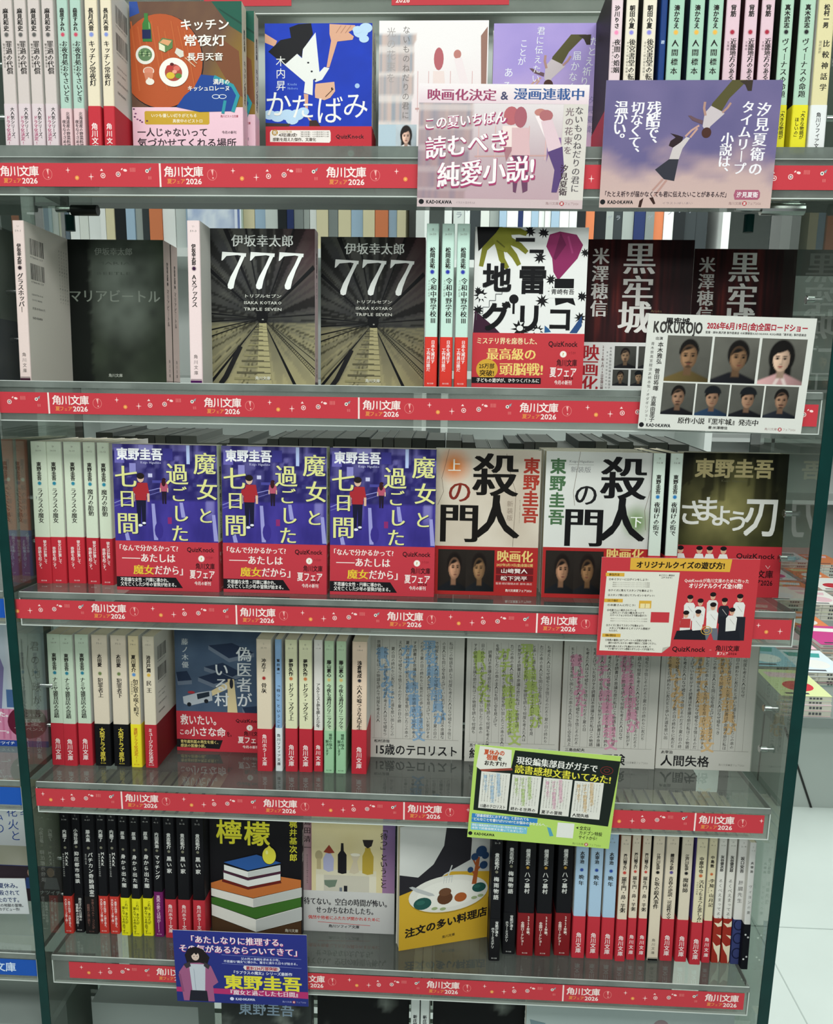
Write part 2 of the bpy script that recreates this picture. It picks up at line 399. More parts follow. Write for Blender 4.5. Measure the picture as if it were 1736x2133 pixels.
# ------------------------------------------------------------------ red paper strips
RED = '#c53c46'; SW = 297.; SH = 20.
def strip_art(a0, a1, seam_left=True):
    a = Art(a1-a0, SH, a0, 0, a1, SH)
    def inr(x0, x1): return x0 >= a0 and x1 <= a1
    a.rect(a0, 0, a1, SH, RED)
    if a0 <= 1: a.rect(a0, 0, 1.6, SH, '#f3dcd8')
    for p in (0, 146.5):
        for i, c in enumerate('角川文庫'):
            x = p+4.5+i*8.9
            if inr(x, x+8.6): a.ch(c, x+4.3, 6.9, 9.4, '#f6e4e0', 'b')
        for i, c in enumerate('夏フェア'):
            x = p+7.2+i*4.0
            if inr(x, x+4): a.ch(c, x+2, 15 if c != 'ェ' else 15.5, 4.6 if c != 'ェ' else 3.4, '#e8924e', 'b')
        if inr(p+23.5, p+39): a.tx('2026', p+24, p+38.6, 15, 6.6, '#f6e4e0', 'b')
        for (x, y, r) in ((67, 6, 2.2), (88, 11.5, 2.8)):
            if inr(p+x-r, p+x+r):
                X = p+x; a.poly([(X-r, y), (X-.4, y-.4), (X, y-r*1.2), (X+.4, y-.4), (X+r, y), (X+.4, y+.4), (X, y+r*1.2), (X-.4, y+.4)], '#f6d6d2')
        if inr(p+43, p+53): a.ring(p+48, 9.5, 4.2, 4.6, .35, '#e58a86'); a.poly([(p+47.2, 5.5), (p+49.4, 5), (p+48.6, 10.5)], '#f0b0aa'); a.ell(p+48.8, 12.2, .7, .7, '#f0b0aa')
        if inr(p+73, p+78): a.ell(p+75, 12.5, 1.9, 1.9, '#e8924e'); a.ell(p+75, 12.5, .8, .8, '#f0c070')
        if inr(p+94, p+102):
            a.ring(p+99, 10.5, 1.9, 1.9, .6, '#f3dcd8'); a.ell(p+99, 10.5, .8, .8, '#f3dcd8')
            a.poly([(p+96.5, 6.5), (p+98, 4.6), (p+99.3, 6.6)], '#f6d6d2')
        if inr(p+111, p+122):
            a.ring(p+113, 9.3, 1.9, 1.9, .6, '#f3dcd8'); a.ell(p+113, 9.3, .9, .9, '#a9d6d2')
            a.ell(p+116.5, 5, 1.0, .6, '#f6d6d2', 10, -.8); a.ell(p+119.5, 6, 1.8, 1.1, '#f6d6d2', 12, .2)
        if inr(p+123, p+132):
            for k in range(5): a.rect(p+124+k*1.1, 3.8, p+124.35+k*1.1, 7.3, '#e58a86')
        if inr(p+138, p+146):
            a.ell(p+139.5, 6.5, 1.6, 1.6, '#e9e4da'); a.ell(p+139.5, 6.5, .7, .7, '#2e4a55'); a.poly([(p+140.5, 5), (p+143.5, 3.2), (p+142.4, 6.4)], '#8fa2a8')
            for k in range(3): a.rect(p+140.4+k*1.1, 11, p+140.75+k*1.1, 13.6, '#e58a86')
    return a
_sm = {}
def paper_strip(s, xa, xb, seam, label, yo=0.):
    """strip of printed paper cut from 297 mm sheets, standing in front of the lip"""
    t = empty('paper_strip', TR((xa+xb)/2, yo+.4, ZS[s]-SH/2), label, 'paper strip', 'red paper strips on the shelf fronts')
    k = math.floor((xa-seam)/SW); x = seam+k*SW
    while x < xb:
        a0, a1 = max(xa, x), min(xb, x+SW); key = (round(a0-x, 1), round(a1-x, 1))
        if key not in _sm:
            mb = MB(); w = a1-a0; mb.box(0, 0, 0, w, .35, SH, hx(RED)); strip_art(a0-x, a1-x).onto(mb, (0, 0, 0), (1, 0, 0), (0, 0, 1), (0, -1, 0))
            me = mb.mesh('strip_sheet'); me.materials.append(M['print']); _sm[key] = me
        link('strip_sheet', _sm[key], t, TR(a0-(xa+xb)/2, 0, 0)); x += SW
X0 = [atY(u, 4, 140)[0] for u in (425, 607, 816, 1061)]
paper_strip(0, X0[0], X0[1], X0[0]-40, 'red paper strip cut by the upper picture edge, above the blue cover', 140.)
paper_strip(0, X0[2], X0[3], X0[2]-20, 'red paper strip cut by the upper picture edge, above the white library cover', 140.)
paper_strip(1, -1, 768, 164.4, 'red paper strip along the uppermost full shelf, partly behind two purple cards')
paper_strip(2, -1, 766, 46.5, 'red paper strip along the second shelf, below the railway-track covers')
paper_strip(3, -3, 763, 221.3, 'red paper strip along the third shelf, below the city-at-night covers')
paper_strip(4, 2, 757, 93.3, 'red paper strip along the fourth shelf, below the handwritten covers')
paper_strip(5, 23, 756, 563.9, 'red paper strip along the lowest shelf, behind the dark blue card')
# ------------------------------------------------------------------ books
CREAM = '#e9e0cc'; MINT = '#cfe0d0'; PINKW = '#dcc9c6'; WHT = '#e4e4de'; BLK = '#16161a'; INK = '#23201e'; REDB = '#c2303c'
def profile(W, T, r, off):
    P = [((0, -off), 'f'), ((W-r, -off), 'f')]; R = r+off
    for k in (30, 60, 90): a = math.radians(k); P.append(((W-r+R*math.sin(a), r-R*math.cos(a)), 's'))
    P.append(((W+off, T-r), 's'))
    for k in (30, 60): a = math.radians(k); P.append(((W-r+R*math.cos(a), T-r+R*math.sin(a)), 's'))
    P.append(((W-r, T+off), 'b')); P.append(((0, T+off), 'b')); return P
def shell(mb, W, T, r, off, z0, z1, cf, cs, cb, thick=.35, zmid=None):
    P = profile(W, T, r, off); Q = profile(W, T, r, off-thick); col = {'f': hx(cf), 's': hx(cs), 'b': hx(cb)}
    n = len(P)
    for i in range(n-1):
        (a, ka), (b, kb) = P[i], P[i+1]; (c, _), (d, _) = Q[i], Q[i+1]
        k = ka if ka == kb else 's'
        if i == 0: k = 'f'
        if i == n-2: k = 'b'
        V = [(a[0], a[1], z0), (b[0], b[1], z0), (b[0], b[1], z1), (a[0], a[1], z1)]
        mb.add(V, [(0, 1, 2, 3)], col[k])
        V = [(c[0], c[1], z0), (d[0], d[1], z0), (d[0], d[1], z1), (c[0], c[1], z1)]
        mb.add(V, [(3, 2, 1, 0)], (.75, .74, .7))
        for z, F in ((z1, (0, 1, 2, 3)), (z0, (3, 2, 1, 0))):
            mb.add([(a[0], a[1], z), (b[0], b[1], z), (d[0], d[1], z), (c[0], c[1], z)], [F], col[k])
    for i in (0, n-1):
        a, c = P[i][0], Q[i][0]
        mb.add([(a[0], a[1], z0), (a[0], a[1], z1), (c[0], c[1], z1), (c[0], c[1], z0)], [(0, 1, 2, 3)], (.8, .8, .76))

def spine_art(T, H, sp):
    """sp keys: base code au dot ti sub fg band bt bc pub"""
    a = Art(T, H, 0, 0, T, H); c = T/2; fg = sp.get('fg', INK); q = min(1.0, T/11)
    code = sp.get('code')
    if code: a.tx(code[0], c-1.2*q, c+1.2*q, 5.2, 2.6*q, sp.get('cf', '#77736c')); a.tx(code[1], c-3.2*q, c+3.2*q, 9.3, 2.5*q, sp.get('cf', '#77736c'))
    au = sp.get('au', '')
    if au: s_ = min(4.4, T*.42); ln = min(19, len(au)*4.9); a.vt(au, c, 21, 21+ln, min(s_*1.12, ln/len(au)*1.1), fg, 'h')
    if sp.get('dot'):
        if sp.get('ringdot', 1): a.ell(c, 43, 2.35*q, 2.35*q, mixhex(sp['dot'], sp['base'], .55))
        a.ell(c, 43, 1.65*q, 1.65*q, sp['dot'], 14)
    ti = sp['ti']; L = sp.get('tl', min(len(ti)*5.6, 50)); ts = min(L/len(ti)*1.14, T*.56, 6.0); y0 = 48
    a.vt(ti, c+(T*.13 if sp.get('sub') else 0), y0, y0+L, ts, fg, sp.get('ts', 'M'))
    if sp.get('sub'): a.vt(sp['sub'], c-T*.24, 50, 50+min(len(sp['sub'])*2.6, 46), min(2.5, T*.2), sp.get('sf', '#5d5952'))
    return a
def mixhex(a, b, t): return tuple(x*(1-t)+y*t for x, y in zip(hx(a), hx(b)))
def band_art(T, hb, sp):
    a = Art(T, hb, 0, 0, T, hb); c = T/2; bt = sp.get('bt', ['角川文庫']); col = sp.get('bf', '#f4e4e2')
    if len(bt) == 1 and bt[0].startswith('角川'):
        n = len(bt[0]); p = min(6.2, (hb-12)/n if n > 4 else 6.2); a.vt(bt[0], c, hb-6-p*n, hb-6, min(p, T*.55), col, 'b')
    elif len(bt) == 1:
        n = len(bt[0]); p = min((hb-9)/n, 6); a.vt(bt[0], c, 4, 4+p*n, min(p*1.1, T*.6), col, 'b'); a.tx('角川文庫', c-3*min(1, T/11), c+3*min(1, T/11), hb-3, 1.6, col)
    else:
        n = max(len(x) for x in bt); p = min((hb-9)/n, 3.6); s_ = min(p*1.05, T*.36)
        a.vt(bt[0], c+T*.17, 3, 3+p*len(bt[0]), s_, col, 'b'); a.vt(bt[1], c-T*.19, 3+p*(2 if len(bt[0])+len(bt[1]) < 22 else 0), 3+p*(2 if len(bt[0])+len(bt[1]) < 22 else 0)+p*len(bt[1]), s_, sp.get('bf2', col), 'b')
        a.tx('角川文庫', c-3*min(1, T/11), c+3*min(1, T/11), hb-3, 1.6, col)
    return a
def barcode_art(W, H, hb):
    a = Art(W, H, 0, 0, W, H); rr = random.Random(3)
    for y in (14, 37):
        x = 9
        while x < 34:
            w_ = rr.choice((.35, .35, .7, 1.0)); a.rect(x, y, x+w_, y+15, '#26262a'); x += w_+rr.choice((.4, .5, .9))
        a.tx('9784041157', 9, 33, y+17.2, 2.6, '#4a4a4a')
    a.tx('ISBN978-4-04', 9, 30, 66, 2.4, '#4a4a4a'); a.tx('C0193 ¥880E', 9, 28, 71, 2.4, '#4a4a4a'); a.tx('定価:本体880円', 9, 33, 79, 2.6, '#4a4a4a'); a.tx('KADOKAWA', 9, 27, 88, 3, '#2c2c2c', 'b')
    for k in range(7): a.vt('あらすじの文章がここに続く小説の紹介文'[:16], 96-k*5, 14, 14+16*3.4, 2.4, '#6a6a66')
    return a
_cache = {}; _ctr = [0]
def book(name, mtx, T, sp, label, group=None, front=None, W=105., H=148., band_front=None, detail=True):
    """one paperback: cover (wrap-around), page_block, optional paper_band"""
    key = (sp.get('id'), round(T, 0), front is not None)
    r = 1.3 if T > 5 else .6
    if key not in _cache or sp.get('id') is None:
        mb = MB(); base = sp['base']; fc = sp.get('front', '#d8d6cf')
        shell(mb, W, T, r, 0, 0, H, fc, base, sp.get('back', '#dfded8'))
        if 'ti' in sp: spine_art(T, H, sp).onto(mb, (W, 0, 0), (0, 1, 0), (0, 0, 1), (1, 0, 0))
        if sp.get('barc'): barcode_art(W, H, 0).onto(mb, (W, T, 0), (-1, 0, 0), (0, 0, 1), (0, 1, 0))
        if 'ti' in sp and not sp.get('band') and sp.get('foot', 1):
            a = Art(T, H, 0, 0, T, H); a.vt('角川文庫', T/2, 121, 141, min(4, T*.4), sp.get('fg', INK)); a.rect(.8, 144.5, T-.8, 145, sp.get('dot', '#333333') or '#333333'); a.rect(0.6, 145.6, T-.6, 148, sp.get('footc', '#2a1a22')); a.onto(mb, (W, 0, 0), (0, 1, 0), (0, 0, 1), (1, 0, 0))
        if front: front.onto(mb, (0, 0, 0), (1, 0, 0), (0, 0, 1), (0, -1, 0))
        cm = mb.mesh('cover'); cm.materials.append(M['print'])
        mb = MB(); mb.box(.8, .45, .7, W-.6, T-.45, H-.7); pm = mb.mesh('page_block'); pm.materials.append(M['page'])
        bm_ = None
        if sp.get('band'):
            mb = MB(); hb = sp.get('hb', 49.); bc = sp['band']
            shell(mb, W, T, r, .3, -.05, hb, sp.get('bandf', bc), bc, sp.get('bandb', bc), .28)
            if 'ti' in sp: band_art(T, hb, sp).onto(mb, (W+.3, 0, 0), (0, 1, 0), (0, 0, 1), (1, 0, 0))
            if band_front: band_front.onto(mb, (0, -.3, 0), (1, 0, 0), (0, 0, 1), (0, -1, 0))
            bm_ = mb.mesh('paper_band'); bm_.materials.append(M['print'])
        _cache[key] = (cm, pm, bm_)
    cm, pm, bm_ = _cache[key]
    t = empty(name, mtx, label, 'book', group)
    link('cover', cm, t); link('page_block', pm, t)
    if bm_: link('paper_band', bm_, t)
    return t

def base_m(s, X, Y, yaw=0.0): return TR(X, Y, plate(s, Y)+.15) @ RX(-TILT) @ RZ(yaw)
def spine_x(s, u, v, Y):
    """X of a pixel on the leaning front plane of books that stand at depth Y"""
    for _ in range(3):
        P = atY(u, v, Y); Y2 = Y+(P[2]-plate(s, Y))*math.sin(TILT); P = atY(u, v, Y2)
        break
    return P[0]
POSN = {1: [''], 2: ['left of the two', 'right of the two'], 3: ['leftmost of the three', 'middle of the three', 'rightmost of the three'],
        4: ['leftmost of the four', 'second from left of the four', 'third from left of the four', 'rightmost of the four']}
def spines(s, vref, entries, Y=None):
    """entries: (spec, [(u0, u1, vbottom or None), ...])"""
    for sp, L in entries:
        n = len(L)
        if 'id' not in sp: _ctr[0] += 1; sp['id'] = 'auto%d' % _ctr[0]
        for k, (u0, u1, vb) in enumerate(L):
            if vb is not None: P = on_plate(s, (u0+u1)/2, vb); Yk = max(P[1], 2.); xa, xb = spine_x(s, u0, vb-6, Yk), spine_x(s, u1, vb-6, Yk)
            else: Yk = Y; xa, xb = spine_x(s, u0, vref, Yk), spine_x(s, u1, vref, Yk)
            T = max(4., xb-xa-.7)
            if xa < 1.2: xa = 1.2
            if xa+T > 767.5: T = 767.2-xa
            mtx = TR(xa+.35, Yk, plate(s, Yk)+.15) @ RX(-TILT) @ TR(0, 105, 0) @ RZ(-math.pi/2)
            what = sp['d'] if n == 1 else POSN[n][k]+' '+sp['d']
            book('paperback', mtx, T, sp, what, sp['g'] if n > 1 else 'spine-out paperbacks on the %s shelf' % ORD.get(s, 'hidden'))
def faceout(s, u0, u1, sp, label, front, bandf=None, T=16., vb=None, vref=None, yaw=0.0, Y=None, W=105., copies=0, group=None, cdx=0):
    """cover facing the aisle, left edge at pixel u0, right at u1"""
    if vb is not None: P = on_plate(s, (u0+u1)/2, vb); Y = P[1]; vref = vb-20
    elif Y is None:
        k = (atY(u1, vref, 100)[0]-atY(u0, vref, 100)[0])/(100-CAM[1]); Y = CAM[1]+W/k
    xc = (spine_x(s, u0, vref, Y)+spine_x(s, u1, vref, Y))/2
    if 'id' not in sp: _ctr[0] += 1; sp['id'] = 'auto%d' % _ctr[0]
    Y = max(Y, 2.5)
    for c in range(copies+1):
        m = base_m(s, xc+c*cdx, Y+c*(T+1.2), yaw) @ TR(-W/2, 0, 0)
        lab = label if c == 0 else 'copy directly behind the '+' '.join(label.split()[:9]) if copies == 1 else ('first' if c == 1 else 'rearmost')+' copy behind the '+' '.join(label.split()[:9])
        book('face_out_paperback' if c == 0 else 'face_out_paperback', m, T, sp, lab, group, front, W=W, band_front=bandf)
    return Y
def S(d, g=None, **k): k['d'] = d; k['g'] = g; k.setdefault('base', CREAM); return k
# ---- top shelf, left run
spines(1, 200, [
 (S('pinkish-grey spines with pale bands, left end of top shelf', 'pinkish grey paperbacks, top shelf', base='#cfc3bf', code=('み', '50-13'), au='麻見和史', dot='#5b5a58', ti='罪過の代償', sub='警視庁文書捜査官', band='#d9c9cd', bt=['大人気シリーズ、', 'ドラマ化決定!'], bf='#2c2a2c', bf2='#a83a68', hb=47), [(6, 34, None), (36, 62, None), (64, 90.5, None), (92.6, 119, None)]),
 (S('mint paperbacks with pale pink bands on the top shelf', 'mint paperbacks, top shelf', base='#adc8bb', code=('も', '38-3'), au='森原すみれ', dot='#c84a62', ti='お夜食処おやさいどき', tl=52, sub='疲れたらここで夜食を', band='#e0bfc2', bt=['北海道産の野菜料理が', '夜をなぐさめます'], bf='#4a3c40', hb=43), [(124, 148, None), (151, 175.6, None)]),
 (S('cream paperbacks with red bands left of the orange table cover', 'cream paperbacks, top shelf', base='#e3d6bd', code=('な', '80-1'), au='長月天音', dot='#7f8fd0', ti='キッチン常夜灯', tl=38, ts='M', band=REDB, hb=45, barc=1, bt=['角川文庫']), [(181.5, 209, None), (213.6, 238, None)]),
], Y=8)
# ---- top shelf, right run
spines(1, 140, [
 (S('pale pink paperback with pink dot, first spine right of the violet cover', base='#e2ccd2', code=('さ', '93-1'), au='沙川りさ', dot='#f08ab4', ti='夜闇の婚姻', sub='沈黙の猟犬と月の花嫁', band='#c2303c', hb=45, front='#2c2626'), [(1268.6, 1294, None)]),
 (S('beige paperbacks with violet dots on the top shelf', 'beige paperbacks with violet dots', base='#e6dccb', code=('あ', '112-1'), au='朝田小夏', dot='#8a86d8', ti='後宮書堂の転生妃', sub='本好きの姫は謎を紐解く', front='#2a2422', band='#c2303c'), [(1299, 1325.6, None), (1334, 1364, None)]),
 (S('deep blue paperback pushed back between beige and mint spines', base='#173a78', ti='碧', fg='#cfe0f4', foot=0, front='#122a5c'), [(1371, 1386, None)]),
 (S('mint paperbacks with yellow dots on the top shelf', 'mint paperbacks with yellow dots', base='#a7cbb6', code=('み', '45-9'), au='湊かなえ', dot='#e8b54e', ti='人間標本', tl=30, band='#d8c8b4', front='#16283a'), [(1388, 1421, None), (1431, 1463, None), (1469.5, 1500, None)]),
 (S('pale pink spines with dark red dots, top shelf', 'pale pink paperbacks with dark red dots', base='#dfc0cb', code=('せ', '13-1'), au='背筋', dot='#a8243c', ti='近畿地方のある場所について', tl=62, sub='文庫版', sf='#4a2a34', band='#d8c8b4', front='#3a141e'), [(1506, 1536.7, None), (1544.5, 1573, None), (1579, 1608, None)]),
 (S('mint spines with black dots and yellow bands, top shelf', 'mint paperbacks with yellow bands', base='#afcdb8', code=('ま', '61-1'), au='真木武志', dot='#1e1a20', ti='ヴィーナスの命題', tl=48, band='#e3d92c', bt=['「大きな物語が', 'ほしいの」'], bf='#2c2a10', hb=46, front='#1c1c18'), [(1619, 1647, None), (1658, 1692, None)]),
 (S('cream paperback with white band at the right end of the top shelf', base='#dcd2a4', au='松村一男', ti='比較神話学', tl=44, sub='現代語訳', band='#e4e6e6', bt=['角川ソフィア文庫'], bf='#3a3a3c', hb=46), [(1696, 1732, None)]),
], Y=8)
# ---- second shelf
def spine2(sp, u0, u1, Y, **k): spines(2, 640, [(sp, [(u0, u1, None)])], Y=Y)
spine2(S('pink-edged paperback showing its white barcoded back, left end of the second shelf', base='#e3cfca', code=('い', '59-1'), au='伊坂幸太郎', dot='#2a1c22', ti='グラスホッパー', tl=36, barc=1, back='#e2dcd2', footc='#3a1a2a'), 33, 58, 10)
spine2(S('pink-white paperback spine immediately left of the left railway-track cover', base='#ecd6d6', code=('い', '59-3'), au='伊坂幸太郎', dot='#3a1a3c', ti='AXアックス', tl=30, footc='#4a1a52'), 392, 420, 6)
spines(2, 640, [(S('pale mint spines with vermilion bands, second shelf', 'pale mint paperbacks, second shelf', base='#c6e2d6', code=('ま', '26-533'), au='松岡圭祐', dot='#2c3aa8', ti='令和中野学校Ⅲ', tl=42, sub='スパイ防止法', band='#d83a30', bt=['日本を滅ぼす', '工作員は誰だ'], hb=46), [(886, 913, None), (918, 945, None), (949, 977, None)])], Y=12)
# ---- third shelf
RB2 = ['彼女は計算して', '奇跡を起こす。']
spines(3, 0, [
 (S('wide pale green spines, left end of the third shelf', 'wide pale green paperbacks, third shelf', base='#d3ddc8', code=('ひ', '16-10'), au='東野圭吾', dot='#2a86a0', ti='ラプラスの魔女', tl=36, band=REDB, bt=RB2), [(69.5, 102.5, 1215), (105.5, 139.5, 1215), (142.5, 179.5, 1215)]),
 (S('slim pale green spines beside the left city-at-night cover', 'slim pale green paperbacks, third shelf', base='#d3ddc8', code=('ひ', '16-12'), au='東野圭吾', dot='#2a86a0', ti='魔力の胎動', tl=28, band='#b82c38', bt=RB2), [(182.5, 209, 1217), (211, 238, 1219)]),
])
spines(3, 0, [(S('mint spines with blue dots left of the dark olive cover', 'mint paperbacks with blue dots', base='#d0ddd2', code=('ひ', '16-8'), au='東野圭吾', dot='#2a78b4', ti='夜明けの街で', tl=34, band=REDB, hb=46, front='#15181c'), [(1345, 1372, 1252), (1380, 1407, 1252)])])
# ---- fourth shelf, left run
def q(u): return u*.34562
spines(4, 0, [
 (S('mint spines with teal dots, left end of the fourth shelf', 'mint paperbacks with teal dots', base='#c3d4bf', code=('ひ', '16-9'), au='東野圭吾', dot='#2a7c94', ti='ナミヤ雑貨店の奇蹟', tl=46, band='#bb2f3c', hb=48, id='namiya'), [(101.5, 130.5, 1593), (134, 161.5, 1595), (165, 194.5, 1594)]),
 (S('beige paperback with black band and yellow lettering, left one', base='#d9ccb8', code=('お', '75-1'), au='太田愛', dot='#6c7d4c', ti='犯罪者上', tl=22, band='#131316', bt=['大型ドラマ原作'], bf='#e4d050', hb=48), [(199, 232.5, 1595)]),
 (S('beige paperback with black band and yellow lettering, right one', base='#d9ccb8', code=('お', '75-2'), au='太田愛', dot='#6c7d4c', ti='犯罪者下', tl=22, band='#131316', bt=['大型ドラマ原作'], bf='#e4d050', hb=48), [(238, 271, 1596)]),
 (S('cream paperback with bright yellow band and blue dot on the fourth shelf', base='#dfcfa8', code=('な', '74-1'), au='夏川草介', dot='#5a8ec8', ti='勿忘草の咲く町で', tl=42, sub='安曇野診療記', band='#ecdc30', bt=['連続ドラマ化決定!!'], bf='#c06a28', hb=49), [(274, 296.5, 1598)]),
 (S('thick cream paperback with red band and visible white back, fourth shelf', base='#d8cdb8', code=('い', '105-1'), au='池井戸潤', dot='#d9b048', ti='民王', tl=16, band='#b52c38', bt=['ミュージカル化決定'], hb=49, barc=1, back='#dcd8cc', bandb='#7c2228'), [(303, 328.5, 1599)]),
])
# ---- fourth shelf, middle run
spines(4, 0, [
 (S('thick cream paperback with red dot at the left of the middle run, fourth shelf', base='#dccdb6', code=('う', '25-12'), au='冲方丁', dot='#a32c2c', ti='骨灰', tl=12, band='#bd2f3c', bt=['角川ホラー文庫'], hb=48), [(536, 568, 1606)]),
 (S('slim blue and white paperback spine in the middle run of the fourth shelf', base='#86a9cf', au='鷲田清一', ti='「待つ」ということ', tl=52, band='#dde3e4', bt=['角川ソフィア文庫'], bf='#34363a', hb=49), [(574, 589, 1606)]),
 (S('pale yellow paperback with orange dot, left of two with red bands, fourth shelf', base='#dcdcb8', code=('ゆ', '2-1'), au='夢野久作', dot='#c87a4a', ti='ドグラ・マグラ上', tl=42, band='#bb2f3c', hb=49), [(594.6, 620.5, 1607)]),
 (S('pale yellow paperback with orange dot, right of two with red bands, fourth shelf', base='#dcdcb8', code=('ゆ', '2-2'), au='夢野久作', dot='#c87a4a', ti='ドグラ・マグラ下', tl=42, band='#bb2f3c', hb=49), [(623, 651, 1608)]),
 (S('off-white paperback without dot and with red band, fourth shelf', base='#dcd8d2', code=('コ', '11-8'), au='', dot=None, ti='アルケミスト夢を旅した少年', tl=50, band='#bb2f3c', hb=47), [(653.5, 673, 1607)]),
 (S('light green paperbacks with green bands on the fourth shelf', 'light green paperbacks', base='#b8d0ae', code=('ふ', '50-1'), au='藤山素心', dot='#cdb470', ti='今夜も満月クリニックで', tl=50, band='#9cc8a0', bt=['睡眠の悩み', '解決します'], bf='#26452e', hb=48), [(675, 696, 1610), (699.5, 721, 1611)]),
 (S('peach paperback with dark dot and red band, right end of the middle run', base='#e0c8b2', code=('あ', '118-4'), au='浅倉秋成', dot='#34343c', ti='六人の嘘つきな大学生', tl=50, band='#bd2f3c', hb=50, front='#40302c', bandf='#8a2630'), [(732, 764, 1612)]),
])
# ---- lowest shelf, black run
def z5(a, b, v): return (a, b, v)
BK = dict(base='#141418', fg='#d6d6d2', cf='#b8b8b4', dot='#7c7a68', ringdot=0, ts='b', front='#1a1a1e', back='#2c2c30', hb=46)
def K(d, g=None, **k): x = dict(BK); x.update(k); return S(d, g, **x)
mk = dict(code=('な', '3-38'), au='内藤了', ti='MARK', tl=17, sub='警視庁捜査記録の文字列', sf='#c8c8c4', band='#c43a32', bt=['"異常の残滓"の謎を追え、', '大人気シリーズ第2弾!'])
spines(5, 0, [
 (K('black spine with red band at the left end of the lowest shelf', **mk), [(134, 153.5, 1944)]),
 (K('all-black slim spine with white band lettering, lowest shelf', code=('こ', '8-2'), au='小池壮彦', ti='抑圧都市怪談', tl=40, band='#17171a', bt=['抑圧された日常の', '怪異集の決定版!'], bf='#e2e2de'), [(157, 176, 1942)]),
 (K('wide black spine with dull brown band lettering, lowest shelf', code=('ふ', '4-37'), au='藤木稟', ti='バチカン奇跡調査官', tl=58, sub='王の中の王', sf='#c8c8c4', band='#1d1a1a', bt=['平賀とロベルト・コンビが', '超難問の謎に挑む!'], bf='#7c5850'), [(178, 205, 1945)]),
 (K('black spines with red bands beside the three yellow-banded spines', 'black spines with red bands', id='mk2', **mk), [(207.5, 227.5, 1944), (230, 250.6, 1945)]),
 (K('black spines with bright yellow bands on the lowest shelf', 'black spines with yellow bands', code=('は', '4-4'), au='原浩', ti='身から出た闇', tl=42, band='#e6df22', bt=['これは、あなたが', '望んでいる作品です'], bf='#34320c'), [(253, 272, 1948), (276, 296, 1950), (299, 320, 1949)]),
 (K('black spine with purple band on the lowest shelf', code=('う', '4-1'), au='内田英治', ti='マッチング', tl=30, band='#6c1f5c', bt=['真実の愛とは何か――?'], bf='#e0b8d0', hb=55), [(322.5, 342, 1951)]),
 (K('thicker black red-banded spines left of the stacked-books cover', 'thick black spines with red bands', code=('き', '2-2'), au='貴志祐介', ti='黒い家', tl=22, band='#bf3540', bt=['角川ホラー文庫'], hb=47), [(345, 368.5, 1953), (372, 398, 1954), (403, 429, 1955)]),
])
# ---- lowest shelf, right run
spines(5, 0, [
 (K('all-black spine standing furthest forward beside the yellow dining cover', code=('き', '2-3'), au='貴志祐介', ti='梅雨物語', tl=28, band='#161619', bt=['背筋が凍る', 'ホラーミステリ'], bf='#dededa', hb=50, id='tsuyu1'), [(1018, 1041, 2001)]),
 (K('all-black spine, second from the yellow dining cover', code=('き', '2-3'), au='貴志祐介', ti='梅雨物語', tl=28, band='#161619', bt=['背筋が凍る', 'ホラーミステリ'], bf='#dededa', hb=50), [(1046, 1073, 1987)]),
 (K('black spines with wine red bands and gold dots, lowest shelf', 'black spines with wine red bands', code=('よ', '5-1'), au='横溝正史', dot='#b08a3c', ti='八つ墓村', tl=26, band='#7e1d22', bt=['2026年秋、', '全国ロードショー'], bf='#f0e4dc', hb=51), [(1076, 1110.5, 1990), (1114, 1147, 1991), (1154, 1187.5, 1990)]),
 (S('light blue paperbacks with red bands on the lowest shelf', 'light blue paperbacks', base='#a9c4dc', code=('た', '1-6'), au='太宰治', dot='#2c4a9c', ti='晩年', tl=14, band='#c0333f', hb=50), [(1190.5, 1217.5, 1995), (1221, 1248, 1996), (1250.5, 1278, 1998)]),
 (S('cream paperbacks with red dots on the lowest shelf', 'cream paperbacks with red dots', base='#ddd0bc', code=('あ', '2-6'), au='芥川龍之介', dot='#c2443c', ti='羅生門・鼻・芋粥', tl=42, band='#c0333f', hb=50, front='#a85a3c'), [(1281, 1302.5, 2002), (1304.5, 1323, 1999), (1326, 1344.5, 2000)]),
 (S('cream paperback without red band, black foot, on the lowest shelf', base='#dccfba', code=('え', '1-13'), au='江戸川乱歩', dot='#1c1a1a', ti='D坂の殺人事件', tl=38, footc='#101012', front='#1c1a1a'), [(1347.5, 1372, 2001)]),
 (S('cream paperback with violet dot and red band, lowest shelf', base='#dccfba', code=('お', '17-2'), au='織田作之助', dot='#5a4a8c', ti='青春の逆説・可能性の文学', tl=56, band='#c0333f', hb=50), [(1374.5, 1401, 2001)]),
 (S('cream paperback with large black dot and red band, lowest shelf', base='#d8cdb9', code=('え', '1-16'), au='江戸川乱歩', dot='#15141a', ti='魔術師', tl=18, band='#c0333f', hb=50, front='#222024'), [(1406, 1430.5, 2003)]),
 (S('yellowish slim paperback with orange dot beside the violet-sided gap, lowest shelf', base='#ddd3b4', code=('な', '9-2'), au='中原中也', dot='#c4683c', ti='汚れつちまつた悲しみに', tl=52, sub='中原中也詩集', band='#c0333f', hb=50, front='#5a4c94', bandf='#9a2c38'), [(1436, 1459.5, 2009)]),
 (S('yellowish slim paperback with orange dot left of the red and white patterned spines', base='#dad0b0', code=('な', '8-1'), au='中島敦', dot='#c4683c', ti='李陵・山月記', tl=34, sub='弟子・名人伝', band='#c0333f', hb=50), [(1461, 1479.5, 2005)]),
])
